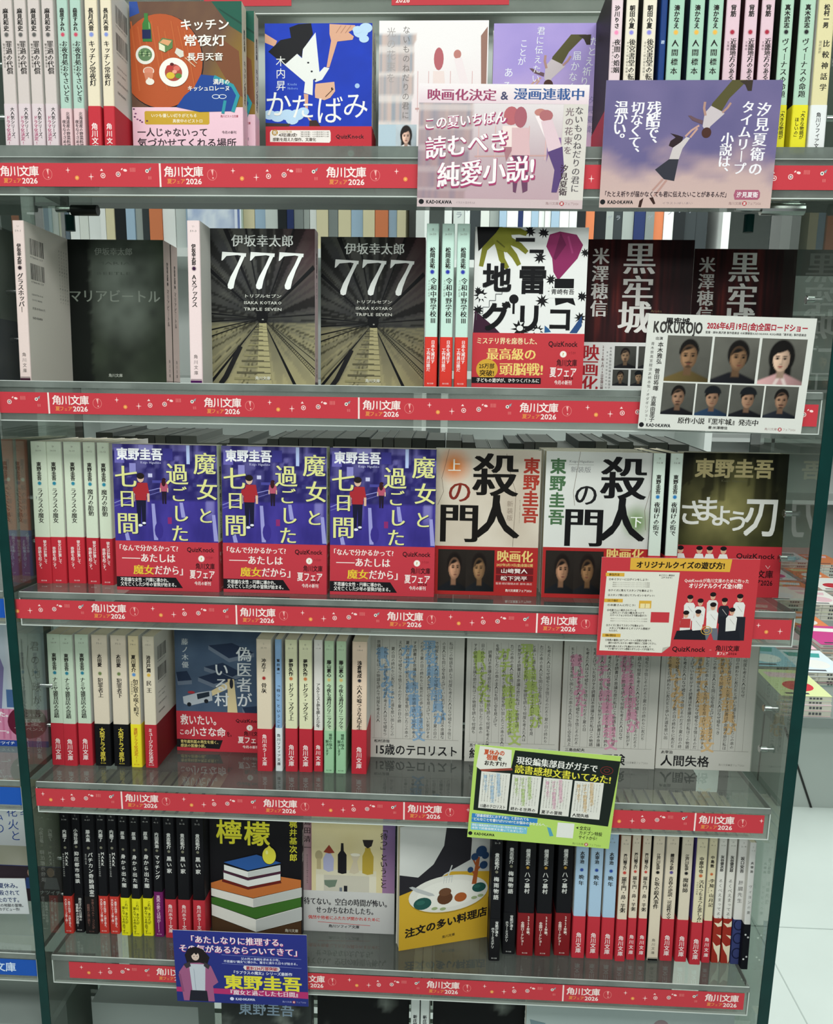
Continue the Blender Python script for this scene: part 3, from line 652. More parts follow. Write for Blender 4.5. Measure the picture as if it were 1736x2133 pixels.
# patterned foots: band art drawn separately
def patterned(kind, T, hb):
    a = Art(T, hb, 0, 0, T, hb)
    if kind == 'wave': a.rect(0, 0, T, hb, '#9c2f24'); a.poly([(0, 5), (T*.6, 6), (T, 2), (T, 9), (T*.5, 10)], '#e9dcc0'); a.poly([(0, 28), (T*.5, 33), (T, 31), (T, 50), (T*.85, hb), (T*.7, 44), (T*.2, 36)], '#e9dcc0'); a.poly([(T*.4, 19), (T, 24), (T, 20)], '#e9dcc0')
    if kind == 'swirl': a.rect(0, 0, T, hb, '#3a4272'); [a.ring(T*.6, y, T*.5, 6, 1.4, '#1b2040') for y in (6, 22, 40)]
    if kind == 'dots': a.rect(0, 0, T, hb, '#14151c'); [a.ell(x*T, y, 1.1, 1.1, '#d8d8d8', 10) for x, y in ((.3, 12), (.72, 15), (.25, 41), (.7, 38))]
    return a
_ba = band_art
def band_art(T, hb, sp):
    return patterned(sp['pat'], T, hb) if sp.get('pat') else _ba(T, hb, sp)
spines(5, 0, [
 (S('white spines with wavy red and cream lower half, lowest shelf', 'white spines with wavy red foot', base='#dedbd4', code=('は', '20-28'), au='灰谷健次郎', dot=None, ti='ろくべえまってろよ', tl=50, ts='g', band='#9c2f24', hb=53, pat='wave', fg='#4c4a48'), [(1481.5, 1499, 2005), (1501, 1519.5, 2006)]),
 (S('white spine with dark blue swirl lower half on the lowest shelf', base='#dedcd8', code=('さ', '2-4'), au='坂口安吾', dot=None, ti='肝臓先生', tl=28, ts='g', band='#3a4272', hb=53, pat='swirl', fg='#4c4a48'), [(1521.5, 1541.5, 2008)]),
 (S('white spine with black dotted lower half at the right end of the lowest shelf', base='#dfdedb', code=('た', '1-4'), au='太宰治', dot=None, ti='ヴィヨンの妻', tl=36, ts='g', band='#14151c', hb=53, pat='dots', fg='#4c4a48'), [(1543.5, 1567, 2019)]),
])
def A_(x0, y0, x1, y1=None, w=105., h=148.):
    return Art(w, h, x0, y0, x1, y1 if y1 is not None else y0+(x1-x0)*h/w)
def banda(a, hb):
    """empty band canvas sharing the units of cover a: covers its lowest hb mm"""
    x0, y0, x1, y1 = a.r; return Art(a.w, hb, x0, y1-(y1-y0)*hb/a.h, x1, y1)
def L3(*h): return [np.array(hx(c)) for c in h]
def portrait(a, x0, y0, w, h, bg='#4a4a46', skin='#b08a70', hair='#181414', cloth='#1c1c20', kind=0, turn=0.0, hw=1.0):
    """small printed head-and-shoulders photo: kind 0 short hair, 1 long hair, 2 cap, 3 moustache and beard"""
    cb, cs, ch_, cc = (np.array(hx(c)) for c in (bg, skin, hair, cloth)); t = turn*.07
    def sm(x, k): return np.clip(x*k+.5, 0, 1)
    def el(u, v, cx, cy, rx, ry, k=9): return sm(1-np.hypot((u-cx)/rx, (v-cy)/ry), k)
    def f(u, v):
        n = fbm(u*3, v*3, kind+int(x0) % 7); c = mixc(cb*1.15, cb*.35, .15+.6*u*v+.3*n)
        fx = .5+t
        if kind == 1: c = mixc(c, ch_, np.maximum(el(u, v, fx, .4, .29, .38), sm(np.minimum(.24-np.abs(u-fx), np.minimum(v-.35, .86-v)), 22)))
        sh = v-(.80+.9*np.clip(np.abs(u-.5)-.12, 0, 1)**1.6*0-.02)+.25*np.clip(.22-np.abs(u-.5), 0, 1)-.28*np.clip(np.abs(u-.5)-.2, 0, 1)*(-1); shm = sm(v-(.76+.42*np.clip(np.abs(u-.5)-.1, 0, 1)), 22)
        c = mixc(c, cc*(1.5-u*.9)[:, None], shm)
        if kind == 1: c = mixc(c, np.array(hx('#d9c6c2')), sm(np.minimum(v-.78, .13-np.abs(np.abs(u-.5)-(v-.74)*.45)-.09), 26)*.9)
        nk = sm(np.minimum(.085-np.abs(u-fx*.6-.2), np.minimum(v-.55, .86-v+.0*u)), 26); c = mixc(c, cs*.5, nk)
        if kind != 1: c = mixc(c, ch_*(1.6 if kind == 0 else 1), el(u, v, fx, *((.36, .245*hw, .31) if kind == 0 else (.315, .212*hw, .25))))
        lit = np.clip(1.12-(u-fx+.06)*2.6, .45, 1.25)*np.clip(1.1-np.abs(v-.42)*.5, .6, 1.2)
        fm = el(u, v, fx, .45, .185*hw, .265, 10); c = mixc(c, cs*lit[:, None], fm)
        fr = sm(((.30 if kind == 0 else .265)+.05*np.cos((u-fx)*9+1)+.9*np.clip(np.abs(u-fx)-.1, 0, 1))-v, 26)*el(u, v, fx, .38, .225*hw, .29); c = mixc(c, ch_*(1.6-u)[:, None], fr)
        if kind == 2: c = mixc(c, np.array(hx('#15181c')), sm(.29-v, 30)*el(u, v, fx, .28, .26, .24))
        g = fx+turn*.035
        for dx in (-.083, .083):
            c = mixc(c, cs*.45, el(u, v, g+dx, .425, .062, .035, 2.2)*.75); c = mixc(c, ch_*.6, el(u, v, g+dx, .432, .036, .015, 3)); c = mixc(c, ch_, el(u, v, g+dx, .385, .062, .012, 2.5)*.85)
        c = mixc(c, cs*.55, el(u, v, g+.035, .5, .022, .09, 1.5)*.6); c = mixc(c, cs*.4, el(u, v, g, .547, .045, .012, 2)*.8)
        c = mixc(c, np.array(hx('#8a3c38' if kind == 1 else '#6a3c34')), el(u, v, g, .608, .062, .017, 2.5)*.9); c = mixc(c, cs*.55, el(u, v, g, .64, .05, .012, 2)*.5)
        if kind == 3: c = mixc(c, ch_, np.maximum(el(u, v, g, .578, .085, .016, 2.5), el(u, v, g, .675, .07, .035, 2))*.85)
        if kind in (0, 3): c = mixc(c, cs*.45, sm(np.hypot((u-fx)/.185, (v-.45)/.265)-.82, 6)*fm*.6)
        return c
    nx = 40 if abs(w*a.sx) > 12 else 24
    a.grad(f, nx, int(nx*1.1*h/w*a.sy/a.sx), x0, y0, x0+w, y0+h)
def darker(c, k): return tuple(x*k for x in hx(c))
def mincho(a, c, x, y, s, col, **k): a.ch(c, x, y, s, col, 'M', **k)
def person(a, x, y, h, top, bot, hair='#241c1c', skin='#d9b49a', arm=True):
    """standing figure of height h with feet at y"""
    u = h/7.5; a.poly([(x-.75*u, y-3.9*u), (x+.75*u, y-3.9*u), (x+.6*u, y), (x+.1*u, y), (x, y-3*u), (x-.15*u, y), (x-.6*u, y)], bot)
    a.poly([(x-1.0*u, y-6.1*u), (x+1.0*u, y-6.1*u), (x+1.25*u, y-4.6*u), (x+.85*u, y-4.5*u), (x+.8*u, y-3.6*u), (x-.8*u, y-3.6*u), (x-.85*u, y-4.5*u), (x-1.25*u, y-4.6*u)], top)
    a.line([(x-1.1*u, y-4.6*u), (x-1.1*u, y-3.4*u)], .35*u, skin); a.line([(x+1.1*u, y-4.6*u), (x+1.1*u, y-3.4*u)], .35*u, skin)
    a.ell(x, y-6.75*u, .5*u, .62*u, skin, 12); a.ell(x, y-7.05*u, .58*u, .45*u, hair, 12)
def quiz_block(a, x0, y0, x1, y1, small=True):
    """right-hand block of the red bands"""
    w = x1-x0; h = y1-y0
    a.tx('QuizKnock', x0, x1, y0+h*.06, h*.17, '#2a1418', 'b')
    a.ring(x0+w*.52, y0+h*.3, w*.1, w*.1, w*.03, '#f3dcd8', 14); a.ell(x0+w*.52, y0+h*.3, w*.09, w*.09, '#f3efe6', 14); a.tx('?', x0+w*.48, x0+w*.56, y0+h*.3, h*.1, '#c09a30', 'b')
    a.tx('つうか?', x0+w*.68, x0+w*.95, y0+h*.27, h*.08, '#7c1c26')
    a.tx('角川文庫', x0+w*.3, x1, y0+h*.5, h*.17, '#2a1418', 'b')
    a.tx('夏フェア', x0+w*.08, x1, y0+h*.72, h*.25, '#f4e6e2', 'b'); a.tx('2026', x0+w*.55, x0+w*.9, y0+h*.85, h*.1, '#5a1018', 'b')
    a.tx('今月の新刊', x0+w*.25, x0+w*.85, y0+h*.96, h*.11, '#f4e6e2', 'b')

# ---- orange round table cover (top shelf)
k = A_(792, 22, 1460, 1049)
b0, b1, b2 = L3('#5b4038', '#74553f', '#8a6c2c')
k.grad(lambda u, v: mixc(mixc(b0, b1, fbm(u*14+v*6, v*3-u*2, 1)), b2, np.clip((u*1.2+v-1.15)*3, 0, 1)*.9), 26, 34)
k.poly([(792, 22), (840, 22), (852, 90), (792, 115)], '#2c4a94'); k.poly([(1280, 22), (1460, 22), (1460, 215), (1390, 170), (1330, 90)], '#1f5848'); k.poly([(1320, 60), (1460, 150), (1460, 165), (1330, 75)], '#184438')
k.poly([(1330, 240), (1440, 320), (1460, 600), (1400, 560), (1290, 360)], '#7a4a30')
o0, o1 = L3('#b4532a', '#a64a26')
k.ell(980, 385, 250, 290, '#1e1a1c', 40)
k.ell(975, 380, 248, 285, '#b4542b', 44)
for i in range(9): k.line([(800+i*40, 140+(i % 3)*30), (840+i*42, 560-(i % 4)*40)], 9, '#bd5f33')
k.poly([(1060, 660), (1110, 590), (1170, 540), (1212, 462), (1300, 470), (1420, 540), (1438, 600), (1395, 685), (1200, 690)], '#1c4391'); k.line([(1290, 475), (1400, 530), (1432, 590), (1400, 690)], 22, '#2f93a0'); k.line([(1355, 620), (1340, 700)], 18, '#2f93a0')
k.poly([(868, 155), (880, 130), (880, 92), (903, 92), (903, 130), (918, 155), (924, 262), (868, 262)], '#3c7a3a'); k.rect(866, 190, 918, 245, '#1a2350'); k.poly([(905, 140), (912, 155), (914, 185), (906, 185)], '#7fb070')
k.ell(880, 342, 57, 57, '#e8e4da', 26); k.ell(880, 340, 42, 40, '#63815a', 18)
for i in range(12): k.ell(850+11*(i % 6), 320+14*(i//6)+(i % 3)*7, 7, 5, ('#8fae78', '#3e5a3a', '#a8b890')[i % 3], 8)
k.poly([(962, 268), (985, 240), (1048, 252), (1046, 300), (1000, 328), (965, 312)], '#5c7f4c'); k.poly([(968, 268), (990, 248), (1042, 258), (1020, 288)], '#d9a070'); k.poly([(965, 270), (1000, 290), (1000, 326), (965, 310)], '#dfe0c0')
k.ell(1050, 448, 88, 88, '#efeae2', 32); k.ell(1048, 450, 52, 52, '#a8483c', 24)
for x, y, c, r in ((1025, 420, '#b83a34', 20), (1068, 425, '#d87060', 20), (1030, 468, '#d8b838', 26), (1078, 470, '#5c8a3c', 20), (1055, 445, '#e8a088', 14), (1040, 400, '#5a1e1c', 12)): k.ell(x, y, r, r*.8, c, 12)
k.ell(898, 440, 34, 26, '#e8d8c8', 18); k.ell(898, 438, 28, 20, '#d88a70', 18); k.poly([(868, 450), (928, 450), (918, 495), (880, 495)], '#cf8264'); k.ell(905, 505, 26, 20, '#ece4d8', 16); k.rect(893, 480, 903, 500, '#ece4d8')
k.poly([(1058, 330), (1070, 300), (1110, 320), (1112, 352), (1090, 360)], '#d8d4c8'); k.line([(1120, 360), (1180, 415)], 5, '#d8c0a0'); k.line([(1140, 350), (1190, 395)], 5, '#d8c0a0')
k.tx('キッチン', 1092, 1388, 162, 72, '#f4efe6', 'b'); k.tx('常夜灯', 1110, 1368, 257, 72, '#f4efe6', 'b'); k.tx('長月天音', 1130, 1348, 355, 50, '#f4efe6', 'b')
k.tx('満月の', 1284, 1386, 506, 36, '#f4efe6', 'b'); k.tx('キッシュロレーヌ', 1130, 1386, 546, 34, '#f4efe6', 'b')
for i, cx in enumerate((1300, 1340)): k.ring(cx, 596, 22, 12, 3.5, '#e8ecf0')
kb = banda(k, 56.); kb.rect(792, 600, 1460, 1049, '#efc6d4'); kb.tx('気づかせてくれる場所', 818, 1420, 880, 60, '#3a2c34', 'b')
kb.poly([(866, 690), (874, 684), (1250, 684), (1258, 690), (1258, 760), (1250, 767), (874, 767), (866, 760)], '#c8a133')
kb.tx('いつも優しい灯りがともる', 905, 1185, 712, 25, '#f4ead0', 'b'); kb.tx('真夜中のビストロ', 1035, 1218, 745, 24, '#f4ead0', 'b')
kb.tx('一人じゃないって', 818, 1248, 815, 58, '#3a2c34', 'b')
kb.tx('角川ビストロ文庫', 1325, 1432, 716, 17, '#a8344a', 'b'); kb.tx('今月の新刊', 1332, 1420, 815, 20, '#3a2c34', 'b')
for x, y, c in ((802, 672, '#5c2c54'), (812, 700, '#7a3c6c'), (806, 720, '#5c2c54'), (822, 735, '#8a4c7c'), (838, 742, '#5c2c54'), (850, 752, '#7a3c6c'), (880, 745, '#5c2c54')): kb.ell(x, y, 7, 5, c, 8)
sp_k = S('', base='#e6dcc4', band='#efc6d4', hb=56., au='長月天音', ti='キッチン常夜灯')
faceout(1, 273, 506, sp_k, 'paperback with orange round table and dishes on its cover, top shelf', k, kb, T=17, vref=160, copies=1, cdx=7, group='orange table paperbacks, top shelf')

# ---- blue cover with upside-down figure
k = A_(35, 135, 690, 1115); c0, c1 = L3('#1b3fc2', '#1836a8')
k.grad(lambda u, v: mixc(c0, c1, fbm(u*9, v*12, 3)), 20, 28)
k.poly([(35, 195), (110, 240), (95, 275), (35, 250)], '#dca88c'); k.poly([(185, 160), (240, 140), (318, 135), (330, 200), (265, 300), (262, 340), (240, 322), (150, 385), (98, 340), (55, 305), (130, 235), (195, 222)], '#15151a')
k.poly([(345, 190), (372, 460), (330, 470), (326, 570), (272, 555), (280, 490), (155, 385), (232, 318), (262, 345), (268, 290)], '#e9eae6'); k.poly([(398, 398), (430, 405), (385, 475), (345, 490), (330, 470)], '#e9eae6')
k.poly([(430, 140), (585, 148), (590, 165), (545, 190), (578, 215), (570, 235), (478, 245), (430, 400), (412, 400), (440, 240), (430, 200)], '#dca88c'); [k.line([(470+i*28, 195), (500+i*30, 150)], 4, '#b8846c') for i in range(3)]
k.poly([(345, 500), (460, 488), (465, 545), (435, 585), (400, 600), (342, 585), (340, 545)], '#e0b094'); k.line([(405, 580), (455, 530)], 5, '#5a3a2c'); k.ell(445, 530, 5, 9, '#2a1c18', 8)
for y in (372, 425, 475): k.ell(300+(y-372)*.4, y, 7, 6, '#2a2c34', 8)
k.poly([(272, 560), (300, 565), (295, 700), (322, 725), (305, 725), (285, 690)], '#dca88c'); k.poly([(308, 725), (350, 722), (375, 760), (305, 762)], '#3a2822')
for x, y, r in ((620, 190, 45), (650, 165, 40), (600, 175, 30), (640, 230, 30), (60, 690, 40), (110, 700, 45), (170, 690, 45), (230, 690, 45), (270, 670, 35), (200, 720, 40)): k.ell(x, y, r, r*.75, ('#bcd8f0', '#dbe9f4')[int(x) % 2], 16)
k.poly([(35, 740), (190, 745), (180, 762), (35, 762)], '#3a3434'); k.ell(600, 512, 15, 15, '#a8c4e8', 14)
k.vt('木内昇', 131, 325, 548, 66, '#f2f2ee', 'g'); k.tx('Kiuchi', 172, 230, 502, 20, '#8fb0f0'); k.tx('Noboru', 172, 235, 527, 20, '#8fb0f0')
k.tx('か', 30, 200, 625, 175, '#f2f2ee', 'g', tilt=0); k.ch('た', 265, 640, 165, '#f2f2ee'); k.ch('ば', 430, 660, 185, '#f2f2ee'); k.ch('み', 590, 630, 175, '#f2f2ee')
kb = banda(k, 53.6); kb.rect(35, 700, 690, 1115, '#c4303c'); kb.poly([(70, 785), (432, 785), (438, 800), (438, 850), (430, 862), (62, 858), (62, 798)], '#f3ece6')
kb.ell(92, 800, 19, 19, '#b8923c', 16); kb.ch('祝', 92, 800, 26, '#f3ece6', 'b'); kb.tx('2025年度', 120, 200, 795, 15, '#b8923c'); kb.tx('4冠達成!', 115, 232, 815, 24, '#4a3a2c', 'b'); kb.tx('感動を超えた傑作、文庫化', 78, 348, 843, 24, '#4a3a2c', 'b')
for i in range(3): kb.tx('『朝日新聞』10大歴史時代小説', 242, 428, 797+i*13, 10, '#4a3a2c')
kb.tx('QuizKnock', 468, 645, 822, 36, '#2a1418', 'b'); quiz_block(kb, 470, 880, 650, 1040)
faceout(1, 552, 776, S('', base='#e3dccc', band='#c4303c', hb=53.6, au='木内昇', ti='かたばみ'), 'blue paperback with an upside-down figure on its cover, top shelf', k, kb, T=20, vref=160, copies=1, group='blue paperbacks with upside-down figure')

# ---- white library cover, then violet cover (partly behind the cards)
def library(k, x0, y0, x1, y1, dim=0):
    """bookcase at left, two figures in a pale reading room"""
    c = L3('#f2ecec', '#e6c8cc', '#9aa0b4', '#efe6e2')
    def f(u, v):
        base = mixc(c[0], c[1], np.clip(v*1.3-.35+.2*fbm(u*5, v*5, 2), 0, 1)*.8)
        sh = (u < .34-.05*v) & (v > .08)
        bk = mixc(np.array(hx('#5c7c94')), np.array(hx('#c8a89c')), vnoise(u*60, np.floor(v*6), 5))
        return mixc(np.where(sh[:, None], mixc(bk, c[3], .25+.45*(np.modf(v*6)[0] < .25)), base), np.array(hx('#8e6478')), dim*(.35+.65*np.clip(v*2-.2, 0, 1)))
    k.grad(f, 54, 40, x0, y0, x1, y1)
    X = lambda t: x0+(x1-x0)*t
    Y = lambda t: y0+(y1-y0)*t
    def P(p, col): k.poly([(X(a), Y(b)) for a, b in p], col)
    P([(.93, .1), (.99, .04), (.99, .6), (.95, .62)], '#9a7468')
    for i in range(6): k.line([(X(.36+i*.1), Y(.33)), (X(.36+i*.1), Y(.6))], (x1-x0)*.006, '#d8b0b0')
    k.line([(X(.34), Y(.58)), (X(.95), Y(.56))], (y1-y0)*.012, '#c8a09c')
    k.ell(X(.55), Y(.25), (x1-x0)*.045, (y1-y0)*.075, '#b8656c', 16); P([(.5, .33), (.6, .33), (.62, .5), (.5, .52)], '#eddad6'); P([(.51, .5), (.61, .5), (.62, .62), (.58, .62), (.56, .53), (.53, .62)], '#a87880')
    k.ell(X(.72), Y(.22), (x1-x0)*.035, (y1-y0)*.03, '#c08078', 14); P([(.69, .25), (.76, .24), (.83, .42), (.76, .44)], '#f0e2e4'); P([(.77, .42), (.85, .42), (.86, .62), (.81, .62), (.79, .5), (.77, .62)], '#8c6a9c')
k = A_(722, 85, 1385, 1090); library(k, 722, 85, 1385, 1019)
k.vt('ないものねだりの君に', 888, 112, 695, 50, '#77706e', 'g'); k.vt('光の花束を', 796, 120, 470, 62, '#a8a09e', 'g'); k.rect(722, 725, 958, 1019, '#b8ccd8'); portrait(k, 830, 725, 128, 165, '#c8d4dc', '#e2b8a4', '#1c1614', '#e8e8e8', 1)
k.rect(958, 725, 1385, 1019, '#e8e0e0'); k.rect(722, 880, 1385, 1090, '#dfe4e8')
faceout(1, 789, 1018, S('', base='#ece8e6', au='汐見夏衛', ti='ないものねだりの君に光の花束を'), 'white and pink library-scene paperback half hidden by the left purple card', k, None, T=15, vref=120, group='face-out paperbacks on the top shelf')
def falling(k, m):
    """boy and girl falling head first; m maps poster-2 pixels to the canvas"""
    def P(p, c): k.poly([m(*q_) for q_ in p], c)
    def Ln(p, w, c): k.line([m(*q_) for q_ in p], w*m.s, c)
    P([(1476, 222), (1498, 232), (1512, 205), (1540, 175), (1556, 170), (1545, 168), (1515, 168), (1494, 195), (1478, 215)], '#55502e'); P([(1530, 170), (1557, 168), (1556, 190), (1548, 190), (1542, 178)], '#3a3028')
    P([(1464, 235), (1476, 220), (1500, 232), (1505, 236), (1478, 262), (1472, 275), (1462, 262)], '#c8bcc0'); Ln([(1466, 240), (1462, 225), (1463, 212)], 5, '#b08a80'); Ln([(1500, 234), (1510, 224), (1516, 214)], 4.5, '#b08a80')
    k.ell(*m(1471, 275), 10*m.s, 11*m.s, '#4a2c26', 16); P([(1461, 258), (1440, 250), (1430, 240), (1436, 240), (1448, 246), (1462, 250)], '#6a5058')
    Ln([(1455, 260), (1440, 270), (1428, 283)], 4, '#c49a8e'); Ln([(1452, 266), (1438, 285)], 4, '#c49a8e')
    P([(1408, 285), (1396, 276), (1412, 280), (1424, 284), (1420, 300), (1404, 306), (1395, 302), (1398, 292)], '#2e2024')
    P([(1418, 296), (1430, 284), (1438, 286), (1424, 308), (1418, 330), (1398, 330), (1404, 306)], '#ccc2c2')
    P([(1398, 330), (1418, 330), (1412, 376), (1390, 372), (1370, 352)], '#34343e'); Ln([(1396, 374), (1378, 400), (1372, 408)], 4.5, '#b89088'); Ln([(1388, 372), (1368, 396)], 4, '#b89088')
    P([(1342, 418), (1350, 412), (1346, 432), (1340, 432)], '#38221e'); P([(1362, 412), (1370, 410), (1376, 424), (1372, 426)], '#38221e')
class Map:
    def __init__(s, a, b, c, d, sc): s.a, s.b, s.c, s.d, s.s = a, b, c, d, sc
    def __call__(s, x, y): return (s.c+(x-s.a)*s.s, s.d+(y-s.b)*s.s)
k = A_(1027, 22, 1257, 372); v0, v1, v2 = L3('#9c8cd0', '#b4a0dc', '#e2c4d8')
k.grad(lambda u, v: mixc(mixc(v0, v1, fbm(u*4, v*5, 6)), v2, np.clip(v*1.6-.55+.3*fbm(u*5, v*7, 8), 0, 1)), 24, 34)
falling(k, Map(1476, 222, 1150, 100, 1.0))
k.vt('君に伝えたい', 1127, 28, 150, 19, '#eef0f6', 'g', lean=-.08); k.vt('ことが', 1092, 55, 112, 19, '#eef0f6', 'g', lean=-.1); k.vt('ある', 1062, 112, 170, 22, '#eef0f6', lean=-.1); k.vt('たとえ祈りが', 1240, 50, 178, 21, '#eef0f6', lean=-.2); k.vt('届かなくても', 1205, 80, 215, 21, '#eef0f6', lean=-.15)
k.vt('汐見夏衛', 1236, 175, 260, 17, '#8a80b0', 'g')
faceout(1, 1027, 1257, S('', base='#c4a8d4', au='汐見夏衛', ti='たとえ祈りが届かなくても'), 'violet paperback with a falling boy on its cover, half behind the purple cards', k, None, T=15, vref=120, group='face-out paperbacks on the top shelf')

# ---- second shelf
k = A_(403, 228, 995, 1085); m0, m1, m2, m3 = L3('#101412', '#3c4438', '#7c857c', '#2a3a20')
def f(u, v):
    n = fbm(u*4+1, v*5, 11); l = np.clip(1.2-np.hypot((u-.6)*2.2, (v-.28)*2.4), 0, 1)
    c = mixc(m0, m1, n*1.1); c = mixc(c, m2, l*n*1.4); c = mixc(c, m3, np.clip(u-.7, 0, 1)*2*np.clip(n, 0, 1)); return mixc(c, m0, np.clip((.25+.03*vnoise(v*40, 0*v, 3)-u)*30, 0, 1)*.92)
k.grad(f, 40, 54); k.tx('伊坂幸太郎', 583, 812, 298, 46, '#8e948c', 'm'); k.tx('マリアビートル', 418, 972, 560, 82, '#868e84', 'm'); k.tx('MARIA', 590, 800, 365, 24, '#586058'); k.tx('BEETLE', 590, 800, 425, 24, '#586058'); k.tx('角川文庫', 642, 728, 1035, 22, '#a8aca2', 'b')
faceout(2, 139, 344, S('', base='#cbb6b0', au='伊坂幸太郎', dot='#2a2024', ti='マリアビートル', footc='#2a2020', front='#1a1e1a', barc=1, back='#a59a8c'), 'dark smoky green paperback with large pale katakana title, second shelf', k, None, T=21, vref=650, yaw=0, copies=1, group='dark smoky green paperbacks, second shelf')
k = A_(370, 205, 1000, 1105)
g = L3('#2a2b30', '#55554e', '#a09872', '#15161a', '#4a2a30')
def f(u, v):
    dx, dy = u-.52, (v-.57)*1.4; an = np.arctan2(dy, dx); r = np.hypot(dx, dy); n = fbm(u*6, v*7, 21)
    st = vnoise(an*22, r*1.2, 7); up = mixc(g[0], g[1], n*.7+.3*(st > .6)); up = mixc(up, g[4], np.clip((u-.55)*2, 0, 1)*np.clip(.6-v, 0, 1)*1.6)
    lo = mixc(g[1], g[2], np.clip(n*.5+(v-.6)*1.1+.25*(st > .5), 0, 1)); c = np.where((dy > .04)[:, None], lo, up)
    dk = ((vnoise(an*16, 0*an, 9) > .72) & (dy < .1))|((vnoise(an*30, 0*an, 4) > .82) & (dy > 0)); return np.where((dk & (r > .08))[:, None], c*.28, c)*(.55+.5*np.clip(r*2.2, 0, 1))[:, None]
k.grad(f, 64, 88)
VP = (690, 715)
for x, y, w_ in ((370, 1105, 34), (1000, 1010, 7), (1000, 960, 5), (1000, 1050, 5), (880, 1105, 20), (370, 690, 9), (370, 740, 8), (370, 790, 8), (370, 830, 7), (370, 430, 26), (480, 205, 28), (600, 205, 10), (1000, 420, 30), (1000, 690, 4), (880, 205, 12)): k.line([VP, (x, y)], 2, '#101114', w_)
k.poly([(672, 745), (715, 745), (745, 1105), (655, 1105)], '#a8a078')
for i in range(13):
    t = (i/12)**1.3; y = 760+t*340; hw_ = 24+t*100; k.rect(690-hw_*1.5, y, 690+hw_*.1, y+4+t*10, ('#5c5844', '#8c8662')[i % 2]); k.rect(668, y+6, 720+t*22, y+8+t*5, '#5e5a44')
k.ell(690, 705, 34, 40, '#0c0d10', 16); k.ell(694, 724, 6, 4, '#a0a098', 8); k.line([(560, 880), (470, 1060), (440, 1105)], 26, '#1a1a1c', 34)
k.tx('伊坂幸太郎', 514, 878, 275, 72, '#e4e6e2', 'm', res=2)
for x in (455, 622, 790):
    k.poly([(x+5, 338), (x+146, 346), (x+143, 366), (x+95, 356), (x+30, 362), (x+8, 386), (x, 388)], '#f1f3f0')
    k.poly([(x+120, 350), (x+146, 346), (x+100, 440), (x+78, 500), (x+68, 545), (x+52, 552), (x+36, 545), (x+34, 526), (x+52, 480), (x+92, 410)], '#f1f3f0'); k.ell(x+52, 530, 18, 21, '#f1f3f0', 14)
k.tx('トリプルセブン', 582, 806, 589, 22, '#c8c8c0', 'b'); k.tx('ISAKA KOTARO', 583, 806, 627, 24, '#c8c8c0', 'b'); k.tx('TRIPLE SEVEN', 583, 806, 664, 24, '#c8c8c0', 'b'); k.tx('角川文庫', 645, 735, 1066, 22, '#d8d8cc', 'b')
s777 = S('', base='#d9c2c6', au='伊坂幸太郎', dot='#2a2030', ti='777', footc='#2a2030', front='#202126')
faceout(2, 433, 657, s777, 'left of the two railway-track covers with three big white sevens', k, None, T=19, vref=640)
faceout(2, 668, 885, s777, 'right of the two railway-track covers with three big white sevens', k, None, T=19, vref=640)
# white and black cover with hand and red band
k = Art(105, 148, 986, 468, 1221, 806)
k.rect(986, 468, 1221, 806, '#e6e6e4'); Z = lambda x, y: (x*.3456+540, y*.3456+420)
Q = lambda x, y: (x*.349+1130, y*.349+420)
def burst(cx, cy, r, n=11, seed=0):
    rr = random.Random(seed); P = []
    for i in range(n*2): q_ = r*(1 if i % 2 else rr.uniform(.35, .6)); t = math.pi*i/n; P.append((cx+q_*math.cos(t), cy+q_*math.sin(t)))
    k.poly(P, '#131315'); 
for cx, cy, r, sd in ((1100, 476, 13, 1), (1128, 480, 12, 2), (1122, 530, 14, 3), (1000, 610, 16, 4), (996, 640, 12, 5), (1215, 520, 10, 6), (1130, 620, 15, 7), (1085, 680, 20, 8), (1122, 682, 14, 9), (1213, 610, 12, 10), (1152, 600, 12, 11), (1210, 655, 13, 12), (1146, 575, 12, 13), (995, 600, 9, 14)): burst(cx, cy, r, 9, sd)
for cx, cy in ((1085, 678), (1122, 684), (1002, 612)): k.ell(cx, cy, 7, 6, '#e6e6e4', 10)
k.poly([Z(1300, 640), Z(1420, 740), Z(1480, 800), Z(1290, 800)], '#3a1c30'); k.ell(*Z(1535, 570), 10, 10, '#131315', 14); k.rect(*Z(1528, 590), *Z(1542, 660), '#131315')
st = [Z(1310, 700)]; x, y = 1310, 700
for i in range(5): st += [Z(x, y-40), Z(x+38, y-40)]; x += 38; y -= 40
for i in range(len(st)-1): k.line([st[i], st[i+1]], 1.1, '#44484c')
k.poly([Z(1300, 130), Z(1455, 130), Z(1380, 215), Z(1312, 285)], '#0e0e10')
for p in ([(1440, 180), (1350, 270), (1330, 375)], [(1430, 220), (1455, 330), (1490, 385)], [(1460, 230), (1530, 310), (1560, 365)], [(1480, 210), (1560, 250), (1605, 290)], [(1450, 165), (1560, 165), (1600, 180)]): k.line([Z(*q_) for q_ in p], 16, '#7c7c26', 9)
k.poly([Z(1440, 135), Z(1500, 160), Z(1520, 230), Z(1480, 290), Z(1420, 270), Z(1395, 205)], '#83832a'); k.line([Z(1420, 220), Z(1470, 260)], 3, '#5a5a18')
k.poly([Q(30, 180), Q(90, 162), Q(190, 180), Q(230, 240), Q(200, 320), Q(90, 450), Q(60, 400), Q(50, 320), Q(12, 250)], '#8a2a5c'); k.poly([Q(95, 170), Q(130, 240), Q(70, 330), Q(55, 320)], '#6a1c48'); k.line([Q(140, 190), Q(170, 290)], 4, '#a03c70')
k.poly([Q(20, 720), Q(45, 740), Q(60, 760), Q(20, 765)], '#2c5c8c'); k.poly([Q(170, 765), Q(240, 660), Q(243, 720), Q(215, 765)], '#2c4c7c')
